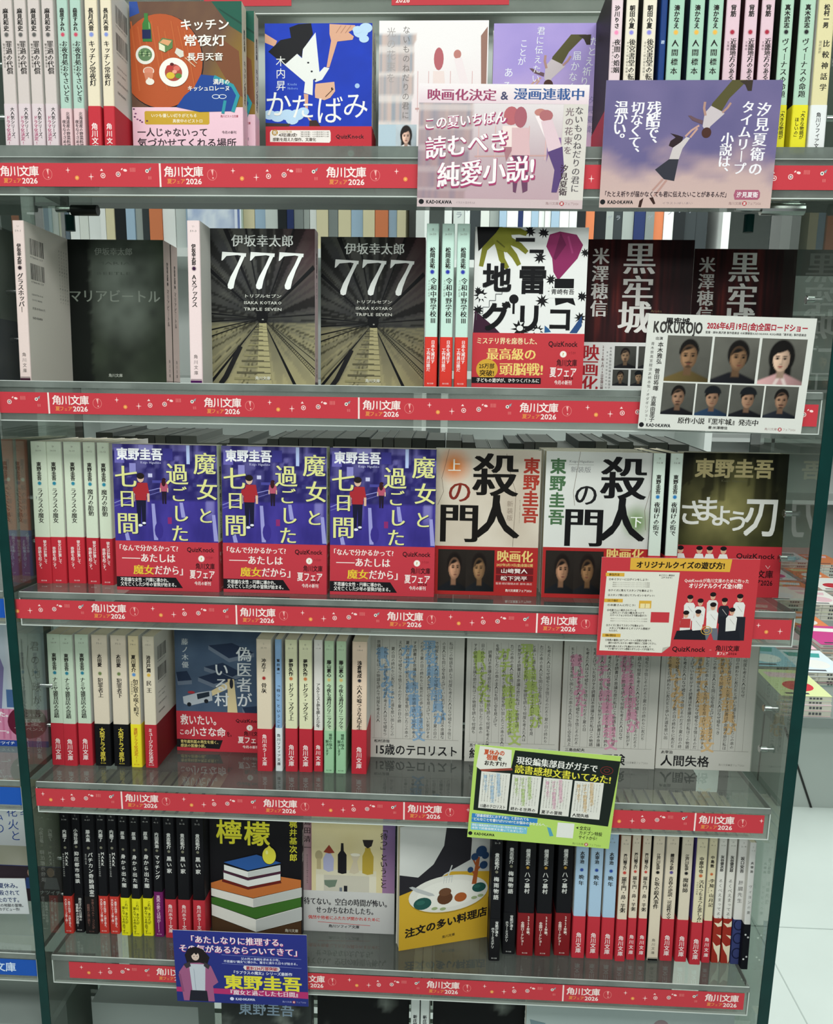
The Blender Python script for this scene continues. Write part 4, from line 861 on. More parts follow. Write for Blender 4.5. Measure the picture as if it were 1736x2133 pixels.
k.rect(*Q(70, 440), *Q(185, 500), '#0e0e10'); k.poly([Q(75, 555), Q(185, 555), Q(200, 600), Q(150, 580), Q(80, 600)], '#0e0e10')
k.rect(*Z(1535, 203), *Z(1650, 226), '#131315'); k.rect(*Z(1620, 272), *Z(1705, 293), '#131315')
for c, x, y, s_ in (('地', 1034, 573, 62), ('雷', 1108.5, 576, 62), ('グ', 1034, 653, 64), ('リ', 1104, 656, 64), ('コ', 1168, 657, 58)): k.ch(c, x, y, s_, '#0f0f12', 'h')
k.rect(*Q(40, 497), *Q(214, 555), '#e9e9e6'); k.ring(*Q(127, 526), 30, 10, .7, '#333', 4, 45, 405) if 0 else None; k.tx('青崎有吾', *[Q(50, 0)[0], Q(190, 0)[0]], Q(0, 518)[1], 12, '#2a2a2a', 'b')
kb = Art(105, 51.5, 986, 688, 1221, 806); kb.rect(986, 688, 1221, 806, '#c23a42')
kb.tx('ミステリ界を席巻した、', 994, 1130, 705, 15, '#f2e2b0', 'M'); kb.tx('最高級の', 1016, 1122, 733, 27, '#efd078', 'M'); kb.tx('頭脳戦!', 1044, 1138, 765, 29, '#efd078', 'M')
kb.ell(1018, 766, 23, 22, '#d2a53a', 26); kb.tx('25万部', 1001, 1034, 759, 12, '#2a1c10', 'b'); kb.tx('突破!', 1002, 1034, 774, 14, '#2a1c10', 'b'); kb.rect(986, 783, 1133, 796, '#17151a'); kb.tx('子どもの遊びが、ひりつくバトルに', 996, 1130, 789.5, 9.5, '#eceae4', 'b')
quiz_block(kb, 1146, 704, 1208, 796)
faceout(2, 986, 1221, S('', base='#e2e2e0', band='#c23a42', hb=51.5, au='青崎有吾', ti='地雷グリコ', front='#e6e6e4'), 'white paperback with green hand, magenta shape and bold black katakana cover', k, kb, T=19, vref=640)
# dark maroon castle cover
k = A_(250, 222, 890); d = L3('#170d10', '#4a1a1c', '#6e2a24', '#0f0a0d')
def f(u, v):
    st = vnoise(u*46, v*3+u*3, 31); z_ = np.clip(1.1-np.hypot((u-.35)*1.5, (v-.3)*1.3), 0, 1); c = mixc(d[0], d[1], st*z_*1.3); c = mixc(c, d[2], np.clip(st-.7, 0, 1)*3*z_); dg = vnoise((u+v*.6)*4, (v-u*.35)*70, 5); return mixc(c, d[1], np.clip(dg-.6, 0, 1)*np.clip(u+v-.9, 0, 1)*.8)
k.grad(f, 56, 60); mincho(k, '黒', 567, 330, 200, '#e3e0dc'); mincho(k, '牢', 565, 522, 195, '#e3e0dc'); mincho(k, '城', 553, 678, 205, '#e3e0dc')
k.vt('米澤穂信', 335, 268, 680, 104, '#e3e0dc', 'M', res=3); k.vt('AriokaCitadel', 386, 480, 670, 14, '#7c5a3c'); k.tx('Arioka', 650, 716, 640, 22, '#7c6448'); k.tx('Citadel', 650, 716, 662, 22, '#7c6448')
kb = banda(k, 148*(1124-830)/902.3); kb.rect(250, 820, 890, 1124, '#dcdcda'); kb.vt('映画化', 300, 845, 1130, 104, '#a8232c', 'M', res=3); kb.vt('2026年6月19日全国公開', 374, 848, 1118, 19, '#5a1c22', 'b'); kb.vt('本木雅弘菅田将暉吉高由里子', 420, 855, 1115, 16, '#3a3a3a'); kb.vt('青木崇高宮舘涼太柄本佑', 400, 880, 1115, 12, '#5a5a5a')
for i in range(3): portrait(kb, 444+i*145, 852, 132, 134, '#4c4c48', '#94785f', kind=(3, 0, 1)[i], turn=(0, 1, -.5)[i])
for i in range(4): portrait(kb, 438+i*110, 994, 96, 98, '#4c4c48', '#94785f', kind=(3, 2, 2, 3)[i])
skk = S('', base='#201418', band='#dcdcda', hb=kb.h, fg='#e0dcd6', au='米澤穂信', ti='黒牢城', front='#170d10', back='#2a1c1e')
faceout(2, 1217.5, 1440, skk, 'left of the two dark maroon covers with large white kanji, second shelf', k, kb, T=21, vref=650)
faceout(2, 1442, 1657, skk, 'right of the two dark maroon covers with large white kanji, second shelf', k, kb, T=21, vref=600)

# ---- third shelf: three city-at-night covers
k = A_(688, 128, 1332, 1010); c = L3('#2c2570', '#4a3fa0', '#1c1a50', '#8c86c8')
def f(u, v):
    n = fbm(u*12, v*5, 41); top = mixc(c[2], c[3], np.clip(vnoise(u*26, np.floor(v*26), 3)-.35, 0, 1)*1.1*np.clip(.42-v, 0, 1)*2.6); lo = mixc(c[0], c[1], n); rf = vnoise(u*20, v*2.5, 9); lo = mixc(lo, c[3], np.clip(rf-.74, 0, 1)*3); return np.where((v < .38)[:, None], mixc(top, c[1], .35*n), lo)
k.grad(f, 48, 60)
for x, y, w_, h_, q_ in ((700, 150, 60, 90, '#6a64b0'), (790, 240, 40, 60, '#8c88c8'), (850, 130, 90, 30, '#8a86c4'), (1000, 150, 60, 70, '#3a3684'), (1145, 130, 20, 110, '#b4c4ec'), (905, 300, 26, 22, '#c8c8e8'), (930, 340, 60, 16, '#4a4898'), (1060, 250, 30, 60, '#22205c'), (1180, 350, 150, 25, '#3a3878')): k.rect(x, y, x+w_, y+h_, q_)
k.line([(690, 480), (840, 420), (1000, 380)], 5, '#8a88c8'); k.line([(690, 500), (1000, 400)], 4, '#6c6ab0')
for x0_, y0_, y1_ in ((935, 480, 700), (760, 640, 705), (1310, 540, 700), (1110, 470, 560)):
    k.poly([(x0_-14, y0_), (x0_+6, y0_), (x0_+14, (y0_+y1_)/2), (x0_+22, y1_), (x0_-4, y1_), (x0_-10, (y0_+y1_)/2)], '#9a98d4')
k.rect(1020, 560, 1045, 600, '#8c2c6c'); k.ell(963, 640, 26, 50, '#3a2f88', 12)
person(k, 857, 612, 315, '#a82c34', '#1a1a34'); k.ell(848, 612, 14, 8, '#e4e4ec', 10); k.ell(872, 598, 12, 7, '#e4e4ec', 10)
person(k, 1002, 480, 155, '#b4546c', '#22182c', '#2c1418'); k.ell(1000, 352, 13, 24, '#3a1a1e', 10)
Yl = '#dede92'
for ch_, x, y, s_ in (('魔', 1256, 235, 138), ('女', 1268, 390, 132), ('と', 1256, 545, 105), ('過', 1085, 300, 136), ('ご', 1092, 420, 100), ('し', 1100, 535, 112), ('た', 1094, 655, 112), ('七', 768, 320, 142), ('日', 770, 452, 112), ('間', 770, 600, 140)):
    k.ch(ch_, x+4, y+4, s_, '#2a2460', 'm'); k.ch(ch_, x, y, s_, Yl, 'm')
k.tx('東野圭吾', 712, 998, 186, 74, '#f0f0f4', 'h'); k.tx('Keigo Higashino', 860, 988, 234, 20, '#c8c8e8')
kb = banda(k, 148*302/882); kb.rect(688, 700, 1332, 1010, '#c03a46')
kb.tx('「なんで分かるかって?', 690, 1082, 750, 42, '#f4e6e0', 'M'); kb.tx('――あたしは', 728, 1062, 810, 58, '#f4e6e0', 'M'); kb.tx('魔女', 795, 928, 883, 62, '#e8c83c', 'M'); kb.tx('だから」', 928, 1140, 883, 62, '#f4e6e0', 'M')
kb.poly([(688, 927), (1062, 927), (1105, 990), (688, 990)], '#1a181c'); kb.tx('不思議な女性・円華に導かれ、', 712, 1030, 945, 27, '#f0ece8', 'b'); kb.tx('父を亡くした少年の冒険が始まる。', 712, 1078, 972, 27, '#f0ece8', 'b'); quiz_block(kb, 1135, 738, 1308, 968)
smj = S('', base='#d3ddc8', band='#c03a46', hb=kb.h, au='東野圭吾', dot='#2a86a0', ti='魔女と過ごした七日間', tl=46, front='#2c2570', bt=['奇跡を', '起こす。'])
for i, (a_, b_, v_) in enumerate(((239.5, 461, 1231), (461.5, 685, 1236), (688, 904, 1241))):
    faceout(3, a_, b_, smj, ('leftmost', 'middle', 'rightmost')[i]+' of the three violet city-at-night covers with a red-shirted figure', k, kb, T=20, vb=v_, group='violet city-at-night paperbacks')
# gate covers
def cracks(k, P): [k.line(p, 2.2, '#6a5a4c') for p in P]
k = A_(1062, 168, 1668, 1045); c = L3('#d9cfc0', '#b8a896', '#d8792c', '#efe4d4')
k.grad(lambda u, v: mixc(mixc(c[0], c[1], fbm(u*4, v*4, 51)*np.clip(1.2-np.hypot(u-.6, v-.4), .2, 1)), c[2], np.clip(1-np.hypot((u-.18)*5.4, (v-.11)*7.4), 0, 1)*1.2), 36, 44)
cracks(k, [[(1140, 168), (1120, 260), (1100, 340), (1112, 420), (1080, 500)], [(1470, 190), (1500, 330), (1530, 420), (1525, 600), (1520, 745)]])
for ch_, x, y, s_, cc in (('殺', 1410, 315, 275, '#14110f'), ('人', 1420, 565, 285, '#14110f'), ('門', 1205, 605, 255, '#14110f')): mincho(k, ch_, x, y, s_, cc)
k.ch('の', 1205, 418, 150, '#7c2c22', 'm'); k.ch('上', 1172, 263, 80, '#f0e8dc', 'm'); k.vt('東野圭吾', 1615, 208, 600, 98, '#a5382c', 'h', res=3); k.vt('新装版', 1498, 465, 590, 38, '#9a8a7c'); k.vt('KeigoHigashino', 1555, 460, 600, 12, '#9a8a7c')
kb = banda(k, 148*297/877); kb.rect(1062, 740, 1668, 1045, '#a82a2a'); kb.rect(1088, 768, 1417, 1022, '#231d1a')
portrait(kb, 1090, 770, 165, 250, '#2a2420', '#b8896c', '#17110f', '#16181c', 0, 1, 1.1); portrait(kb, 1252, 770, 163, 250, '#2a2420', '#94704f', '#17110f', '#16181c', 0, -.4, 1.1)
kb.tx('映画化', 1430, 1642, 803, 76, '#e2c478', 'M'); kb.tx('2027年2月19日(金)全国公開', 1430, 1642, 856, 20, '#e2c478', 'b'); kb.rect(1428, 872, 1645, 912, '#6c1c20'); kb.rect(1428, 918, 1645, 955, '#6c1c20'); kb.tx('山﨑賢人', 1455, 1612, 892, 30, '#f0e4dc', 'b'); kb.tx('松下洸平', 1455, 1612, 937, 30, '#f0e4dc', 'b'); kb.tx('監督:堀切園健太郎 脚本:渡辺', 1428, 1640, 970, 14, '#e8d0c8'); kb.tx('角川文庫夏フェア2026', 1485, 1640, 1012, 18, '#f0e4dc', 'b')
sg1 = S('', base='#d5ddd2', band='#a82a2a', hb=kb.h, au='東野圭吾', dot='#2a86a0', ti='殺人の門上', front='#d9cfc0')
faceout(3, 907, 1114, sg1, 'off-white cover with black kanji gate and an orange glow at its corner', k, kb, T=22, vb=1240)
kb2 = banda(A_(25, 178, 608, 1065), 148*310/887); kb2.rect(25, 750, 608, 1065, '#a82a2a'); kb2.rect(42, 775, 362, 1040, '#221c19')
portrait(kb2, 44, 777, 160, 260, '#2a2420', '#a87c60', '#17110f', '#16181c', 0, 1, 1.1); portrait(kb2, 200, 777, 160, 260, '#2a2420', '#8c6848', '#17110f', '#16181c', 0, -.4, 1.1); kb2.tx('映画化', 375, 585, 790, 74, '#e2c478', 'M'); kb2.tx('2027年2月19日(金)', 375, 585, 850, 20, '#e2c478'); kb2.tx('山﨑賢人', 400, 560, 890, 30, '#f0e4dc', 'b'); kb2.tx('松下洸平', 400, 560, 935, 30, '#f0e4dc', 'b')
k = A_(25, 178, 608, 1065); c = L3('#dadbd6', '#b4b4b0', '#6c8a50', '#eef0ea')
k.grad(lambda u, v: mixc(mixc(c[0], c[1], fbm(u*4, v*4, 61)*np.clip(u+v*.3, .1, 1)), c[2], np.clip(1-np.hypot((u-.87)*6, (v-.465)*7.5), 0, 1)*1.2), 36, 44)
cracks(k, [[(210, 178), (200, 260), (180, 420), (190, 500)], [(600, 400), (575, 520), (585, 640)]])
for ch_, x, y, s_ in (('殺', 452, 330, 275), ('人', 452, 580, 285), ('門', 245, 628, 255)): mincho(k, ch_, x, y, s_, '#121214')
k.ch('の', 250, 432, 150, '#1c1c1e', 'm'); k.ch('下', 532, 590, 74, '#eef2ea', 'm'); k.vt('東野圭吾', 92, 215, 622, 96, '#4a6c4a', 'h', res=3); k.tx('Keigo Higashino', 152, 285, 236, 20, '#77777a'); k.tx('新装版', 160, 272, 285, 38, '#8a8a8c'); k.line([(150, 256), (285, 256)], 2, '#999999')
sg2 = S('', base='#d5ddd2', band='#a82a2a', hb=kb2.h, au='東野圭吾', dot='#2a86a0', ti='殺人の門下', front='#dadbd6')
faceout(3, 1137, 1338, sg2, 'pale grey cover with black kanji gate and a green glow, left of mint spines', k, kb2, T=22, vb=1247, copies=2, group='pale grey gate paperbacks, third shelf')
k = A_(815, 182, 1418, 1060); c = L3('#191a14', '#4a4c28', '#8c8654', '#2c3418')
def f(u, v):
    n = fbm(u*5, v*6, 71); gl = np.clip(1-np.hypot((u-.42)*1.9, (v-.35)*2.3), 0, 1); cc = mixc(c[0], c[1], n*.8*np.clip(v*1.5, .2, 1)); cc = mixc(cc, c[2], gl*n*1.5); tr = (vnoise(u*24, v*1.5, 3) > .6) & (v < .33); cc = np.where(tr[:, None], cc*.45, cc); return mixc(cc, c[3], np.clip(v-.45, 0, 1)*.9)
k.grad(f, 44, 56); k.tx('東野圭吾', 884, 1336, 275, 118, '#c4b584', 'h', res=3); k.tx('Keigo Higashino', 1040, 1190, 348, 20, '#6c6a50')
for ch_, x, y, s_ in (('さ', 882, 545, 165), ('ま', 968, 520, 165), ('よ', 1055, 560, 140), ('う', 1150, 590, 140)): k.ch(ch_, x, y, s_, '#dadad4', 'b')
k.ch('刃', 1288, 555, 265, '#dadad4', 'b', sx=.85)
kb = banda(k, 148*315/878); kb.rect(815, 740, 1418, 1060, '#c0343e')
for x in (830, 940, 1080, 1000): kb.ell(x, 775, 17, 22, '#d8ac90', 12); kb.ell(x, 762, 19, 14, '#1c1618', 12); kb.poly([(x-32, 830), (x-20, 797), (x+20, 797), (x+32, 830)], '#e6e4e0')
kb.tx('QuizKnock', 1155, 1382, 803, 44, '#2a1418', 'b'); kb.tx('角川文庫', 1190, 1378, 915, 52, '#2a1418', 'b'); kb.tx('夏フェア2026', 1170, 1378, 968, 44, '#2a1418', 'b'); kb.line([(1330, 860), (1345, 880), (1355, 862)], 3, '#f0d8d4')
faceout(3, 1411, 1620, S('', base='#d0ddd2', band='#c0343e', hb=kb.h, au='東野圭吾', ti='さまよう刃', front='#191a14'), 'dark olive cover with big white lettering at the right end, third shelf', k, kb, T=22, vb=1243)
# ---- fourth shelf
k = A_(1055, 5, 1640, 830); c = L3('#3d4f68', '#53657c', '#2a3850')
k.grad(lambda u, v: mixc(c[0], c[1], fbm(u*7, v*7, 81)), 18, 26)
for P in ([(1240, 270), (1360, 240), (1480, 300), (1420, 330)], [(1200, 340), (1330, 300), (1450, 350), (1300, 380)], [(1270, 130), (1420, 110), (1560, 170), (1400, 210)], [(1060, 310), (1130, 300), (1160, 360), (1070, 370)], [(1480, 530), (1640, 510), (1640, 580), (1500, 570)]):
    k.poly(P, '#27344c'); k.poly([(x, y+26) for x, y in P[:1]+P[3:4]+P[2:3]]+[P[2], P[3], P[0]], '#6a7688')
k.poly([(1390, 345), (1430, 345), (1450, 570), (1385, 570)], '#d8c69a'); k.poly([(1395, 360), (1410, 400), (1290, 460), (1285, 425)], '#d8c69a')
k.poly([(1100, 470), (1200, 440), (1285, 425), (1290, 490), (1140, 530), (1105, 515)], '#aeb6be'); k.poly([(1190, 450), (1270, 432), (1272, 462), (1195, 485)], '#26303c'); k.ell(1155, 440, 24, 9, '#a8343c', 10); k.ell(1140, 520, 14, 14, '#1c2028', 12); k.ell(1250, 495, 14, 14, '#1c2028', 12); k.ell(1413, 375, 12, 34, '#2c2c34', 10)
k.vt('偽医者がいる'[:4], 1495, 130, 530, 100, '#d9dde0', 'm', res=3); k.vt('いる村', 1350, 235, 530, 96, '#d9dde0', 'm', res=3); k.vt('藤ノ木優', 1120, 85, 285, 44, '#c2c8cc', 'm')
kb = banda(k, 47.5); kb.rect(1055, 560, 1640, 830, '#b83440')
kb.tx('救いたい。', 1080, 1345, 622, 72, '#e9dcd8', 'b'); kb.tx('この', 1072, 1138, 705, 40, '#f0e2de', 'b'); kb.tx('小さな命', 1138, 1372, 700, 66, '#f0e2de', 'b'); kb.tx('を。', 1376, 1425, 710, 38, '#3a1418', 'b')
kb.poly([(1055, 752), (1352, 752), (1330, 812), (1055, 806)], '#1c191c'); kb.tx('青年産科医の再生を描く、', 1078, 1336, 768, 24, '#dcc87c', 'b'); kb.tx('感涙の医療小説。', 1078, 1255, 795, 24, '#dcc87c', 'b'); quiz_block(kb, 1435, 605, 1610, 800)
faceout(4, 365, 562, S('', base='#d8cdb8', band='#b83440', hb=47.5, au='藤ノ木優', ti='偽医者がいる村', front='#3d4f68'), 'slate blue cover with ambulance and rooftops set back between two runs of spines', k, kb, T=16, vb=1566)
TXT = '私はこの物語を読んで何度も考えた人はなぜ嘘をつき信じるのだろう夏の日の終わりに友だちと歩いた道を思い出したこの本の主人公も同じ空を見上げていた気がする読書は不思議な旅だ'
def manuscript(x0, y0, x1, y1, tint, author, title, seed):
    k = A_(x0, y0, x1, y1); W_ = x1-x0; H_ = y1-y0; rr = random.Random(seed)
    p0, p1 = L3('#cac8c0', '#bfbdb6'); k.grad(lambda u, v: mixc(p0, p1, fbm(u*3, v*3, seed)), 6, 8)
    X = lambda t: x0+W_*t
    Y = lambda t: y0+H_*t
    bot = .845
    for i in range(12): k.line([(X(.05+i*.077), Y(.06)), (X(.05+i*.077), Y(bot))], W_*.0028, '#8e8c84')
    k.line([(X(.03), Y(bot)), (X(.96), Y(bot))], H_*.0025, '#8e8c84')
    def big(t, xc, y0_, y1_, s_): k.vt(t, xc, y0_, y1_, s_, tint, 'h', lean=.16)
    big('現役編集部員が', X(.62), Y(.06), Y(.72), W_*.13); big('ガチで読書感想文', X(.38), Y(.10), Y(.86), W_*.13); big('書いてみた!', X(.12), Y(.13), Y(.60), W_*.13)
    for i in range(11):
        o = rr.randrange(len(TXT)); n = rr.choice((24, 26, 22, 12 if i > 8 else 26)); t = (TXT*2)[o:o+n]; st = .07 if rr.random() < .8 else .12
        k.vt(t, X(.09+i*.077), Y(st), Y(st+n*.0295), W_*.040, '#33322f', 'g', res=1)
    k.tx(author, X(.05), X(.05+.042*len(author)), Y(.868), W_*.036, '#1c1c1c', 'b'); k.tx('角川文庫●夏フェア2026', X(.66), X(.93), Y(.955), W_*.026, '#8c8a84')
    k.tx(title, X(.05), X(min(.05+.128*len(title), .96)), Y(.935), W_*.122, '#202022', 'b', res=2)
    return k
MS = [(771, 962, 1580, '#8aa8c4', '松村涼哉', '15歳のテロリスト', 'handwritten white cover with blue slanted lettering, leftmost of the four'),
      (968, 1163, 1589, '#a8ba6a', '五十嵐雄策', '終わる世界の', 'handwritten white cover with green slanted lettering behind the lime green card'),
      (1166, 1365, 1599, '#cf98ac', '三島由紀夫', '夏子の冒険', 'handwritten white cover with pink slanted lettering, third of the four'),
      (1368, 1564, 1604, '#cfae80', '太宰治', '人間失格', 'handwritten white cover with orange slanted lettering, rightmost of the four')]
for i, (a_, b_, v_, tint, au, ti, lab) in enumerate(MS):
    faceout(4, a_, b_, S('', base='#d4d2ca', front='#d4d2ca', au=au, ti=ti, dot=None, foot=0), lab, manuscript(0, 0, 570, 760, tint, au, ti, i+5), None, T=13, vb=v_)
# ---- lowest shelf
k = A_(1268, 128, 1829, 890); k.rect(1268, 128, 1829, 890, '#17161a')
k.ch('檸', 1388, 250, 158, '#e3dc3c', 'b'); k.ch('檬', 1558, 254, 158, '#e3dc3c', 'b'); k.vt('梶井基次郎', 1778, 160, 420, 48, '#d6cf3c', 'b')
O = '#1c1a1c'
def face(P, c): k.poly(P, O); cx = sum(p[0] for p in P)/len(P); cy = sum(p[1] for p in P)/len(P); k.poly([(cx+(x-cx)*.985, cy+(y-cy)*.96) for x, y in P], c)
face([(1268, 780), (1545, 880), (1829, 790), (1829, 890), (1268, 890)], '#4a3422')
face([(1268, 705), (1545, 795), (1829, 700), (1829, 790), (1545, 880), (1268, 780)], '#e0dfd8'); k.poly([(1545, 800), (1829, 705), (1829, 785), (1545, 875)], '#b9bcba')
face([(1268, 665), (1545, 640), (1829, 640), (1829, 700), (1545, 795), (1268, 705)], '#3f6c2c')
face([(1268, 600), (1530, 660), (1829, 575), (1829, 640), (1530, 722), (1268, 655)], '#e2e0d8'); k.poly([(1530, 665), (1829, 580), (1829, 636), (1530, 716)], '#bdc0bc')
face([(1268, 572), (1345, 545), (1600, 500), (1829, 530), (1829, 578), (1530, 662), (1268, 604)], '#c0703a')
face([(1342, 545), (1500, 590), (1700, 540), (1705, 556), (1500, 606), (1340, 562)], '#6a2420'); face([(1348, 500), (1500, 548), (1702, 495), (1702, 538), (1500, 590), (1348, 545)], '#dfe0dc'); face([(1345, 488), (1500, 532), (1705, 480), (1705, 496), (1500, 548), (1345, 502)], '#4a2a3c')
face([(1352, 452), (1500, 492), (1702, 440), (1702, 480), (1500, 530), (1352, 488)], '#dfe0dc'); k.poly([(1500, 495), (1700, 443), (1700, 478), (1500, 526)], '#c0c4c2'); face([(1350, 438), (1555, 380), (1708, 428), (1500, 486)], '#2d5798')
k.ell(1632, 385, 44, 56, O, 24); k.ell(1632, 385, 41, 53, '#dcd348', 24); k.poly([(1620, 335), (1632, 320), (1646, 335)], '#dcd348'); k.ell(1618, 365, 8, 13, '#ece88c', 10)
k.tx('角川文庫', 1724, 1806, 857, 22, '#c8c2b4', 'b')
faceout(5, 438, 632, S('', base='#1a1a1e', fg='#d8d8d4', au='梶井基次郎', ti='檸檬', foot=0, front='#17161a'), 'black cover with a yellow lemon on a stack of drawn books', k, None, T=12, vb=1946)
k = A_(283, 95, 805, 878); c = L3('#cfc090', '#d9cda4')
k.grad(lambda u, v: mixc(c[0], c[1], fbm(u*4, v*4, 91)), 10, 14)
c = L3('#8c6470', '#b49a9c'); k.grad(lambda u, v: mixc(c[1], c[0], u), 3, 8, 283, 95, 330, 878); c = L3('#6a5684', '#a880a0'); k.grad(lambda u, v: mixc(c[0], c[1], v), 3, 8, 735, 95, 805, 878)
k.rect(355, 470, 700, 505, '#d4cdb4'); k.rect(400, 505, 660, 610, '#c4bfb0'); k.rect(355, 505, 400, 620, '#d9d3bf'); k.rect(660, 505, 700, 620, '#d9d3bf')
k.poly([(398, 470), (396, 400), (412, 365), (440, 365), (458, 400), (455, 478), (425, 486)], '#a9aac8'); k.poly([(398, 358), (430, 310), (462, 360), (430, 366)], '#8c3c2c')
k.poly([(480, 488), (480, 370), (496, 345), (498, 296), (512, 296), (514, 345), (530, 370), (530, 490), (505, 496)], '#1c1a1e'); k.poly([(550, 360), (612, 360), (590, 410), (602, 480), (575, 494), (545, 485), (568, 410)], '#c8bca4'); k.ell(580, 368, 28, 10, '#e4dfcc', 14)
k.poly([(620, 485), (620, 375), (634, 340), (636, 320), (664, 320), (668, 340), (684, 375), (682, 488), (650, 496)], '#b49a3c'); k.poly([(620, 270), (682, 268), (672, 308), (650, 324), (630, 308)], '#2a2424'); k.poly([(402, 540), (478, 535), (465, 580), (430, 588), (405, 570)], '#6c7c6c'); k.rect(515, 572, 535, 612, '#26262c'); k.rect(490, 585, 505, 612, '#6c7480')
k.ell(372, 380, 22, 32, '#a89c78', 14); k.rect(360, 400, 384, 470, '#b4a680')
k.vt('「待つ」ということ', 742, 175, 580, 46, '#2c2622', 'm'); k.vt('鷲田清一', 306, 140, 360, 44, '#2a2022', 'm'); k.vt('KIYOKAZUWASHIDA', 306, 375, 565, 13, '#2a2022')
kb = banda(k, 148*268/783); c = L3('#c9c8c6', '#b9b8b8'); kb.grad(lambda u, v: mixc(c[0], c[1], v), 4, 4)
kb.tx('待てない。空白の時間が怖い。', 285, 785, 680, 50, '#26242a', 'M'); kb.tx('せっかちなわたしたち。', 355, 705, 735, 48, '#26242a', 'M'); kb.tx('偶然や他者にふたたび開かれるために', 310, 725, 786, 26, '#c23a34', 'b'); kb.line([(366, 815), (668, 828)], 3, '#c23a34'); kb.tx('角川ソフィア文庫', 428, 606, 840, 22, '#26242a', 'b')
faceout(5, 637, 817, S('', base='#86a9cf', band='#c0bfbd', hb=kb.h, au='鷲田清一', ti='「待つ」ということ'), 'beige cover with painted bottles and a pale lettered band, lowest shelf', k, kb, T=12, vb=1942)
k = A_(862, 170, 1345, 950); c = L3('#b9bab8', '#cfd0cc')
k.grad(lambda u, v: mixc(c[0], c[1], fbm(u*3, v*3, 95)), 8, 10)
k.poly([(1110, 170), (1200, 170), (1245, 300), (1240, 430), (1100, 500), (1060, 545), (960, 600), (862, 640), (862, 470), (960, 500), (1040, 430), (1095, 320)], '#26242a')
k.poly([(862, 600), (985, 560), (1140, 490), (1345, 520), (1345, 950), (862, 950)], '#c8a030')
k.ell(1125, 635, 214, 118, '#a8862a', 40); k.ell(1125, 628, 214, 116, '#dcdad2', 40); k.ell(1125, 630, 170, 86, '#e4e2da', 36)
k.line([(1262, 590), (1282, 420)], 26, '#a0542c', 18); k.line([(1268, 530), (1240, 490)], 11, '#a0542c'); k.line([(1275, 500), (1315, 460)], 11, '#a0542c'); k.line([(1270, 470), (1250, 420)], 9, '#a0542c')
for x, y, r in ((1298, 385, 30), (1320, 415, 20), (1262, 415, 20), (1312, 475, 22), (1240, 495, 16)): k.ell(x, y, r, r*1.15, '#2a4468', 16)
for x, y, r in ((985, 670, 48), (1290, 615, 38)): k.ell(x, y, r, r*.8, '#24524c', 18); k.ell(x-10, y-8, r*.5, r*.3, '#2e6259', 12)
for x, y in ((1050, 712), (1095, 722), (1265, 678), (1300, 670)): k.ell(x, y, 17, 10, '#9aa87c', 12)
k.ell(1105, 655, 42, 40, '#5c3a26', 16); k.ell(1105, 615, 34, 26, '#6a4630', 14); k.ell(1190, 662, 34, 30, '#a4582c', 16)
k.poly([(912, 555), (930, 552), (1040, 615), (1050, 630), (1020, 628), (950, 590)], '#b6b8b8'); k.line([(1140, 450), (1118, 520)], 7, '#c4c6c4'); [k.line([(1100+i*14, 520), (1096+i*14, 560)], 3.5, '#c4c6c4') for i in range(4)]; k.rect(1096, 514, 1146, 524, '#c4c6c4')
k.tx('注文の多い料理店', 893, 1340, 848, 62, '#1e1a18', 'h', tilt=-.16); k.tx('角川文庫', 1094, 1164, 905, 20, '#3a3020', 'b', tilt=-.1); k.tx('宮沢賢治', 1205, 1320, 225, 34, '#4a4a48', 'b')
faceout(5, 842, 1008, S('', base='#c8b88c', au='宮沢賢治', ti='注文の多い料理店', front='#b9bab8'), 'yellow dining-table cover with plate and blue tree, turned slightly sideways', k, None, T=13, vb=1966, yaw=math.radians(17))

# ---- printed cards taped to the shelf fronts
def card(corners, Y, label, art, lean=0.0, edge='#dcdcdc', tapes=((.5, 1),)):
    """corners TL TR BR BL in pixels, card plane at depth Y"""
    P = [atY(u, v, Y) for u, v in corners]; c = sum(P)/4
    w_ = (np.linalg.norm(P[1]-P[0])+np.linalg.norm(P[2]-P[3]))/2; h_ = (np.linalg.norm(P[0]-P[3])+np.linalg.norm(P[1]-P[2]))/2
    d = (P[1]-P[0])+(P[2]-P[3]); rot = math.atan2(d[2], d[0])
    t = empty('display_card', TR(c[0], Y, c[2]) @ RX(lean) @ RY(-rot), label, 'card')
    mb = MB(); mb.box(-w_/2, 0, -h_/2, w_/2, .5, h_/2, hx(edge)); art.w, art.h = w_, h_
    A = Art(w_, h_, *art.r); A.items = [(V*np.array([w_/art.w0, h_/art.h0, 1.])[:V.shape[1]], F, cc, b, lv) for V, F, cc, b, lv in art.items]
    A.onto(mb, (-w_/2, 0, -h_/2), (1, 0, 0), (0, 0, 1), (0, -1, 0)); mb.build('printed_sheet', 'print', t)
    for fx in tapes:
        mb = MB(); mb.box(fx[0]*w_-9-w_/2, .55, fx[1]*h_-h_/2-11, fx[0]*w_+9-w_/2, -Y-.2 if Y < 0 else 1, fx[1]*h_-h_/2-1); mb.build('clear_tape', 'tape', t)
    return t
def cart(x0, y0, x1, y1): a = Art(150., 150.*(y1-y0)/(x1-x0), x0, y0, x1, y1); a.w0, a.h0 = a.w, a.h; return a
def kado(a, x, y, w_, col='#1c1c20'): a.ell(x, y, w_*.1, w_*.1, col, 12); a.tx('KADOKAWA', x+w_*.18, x+w_*1.15, y, w_*.19, col, 'h')
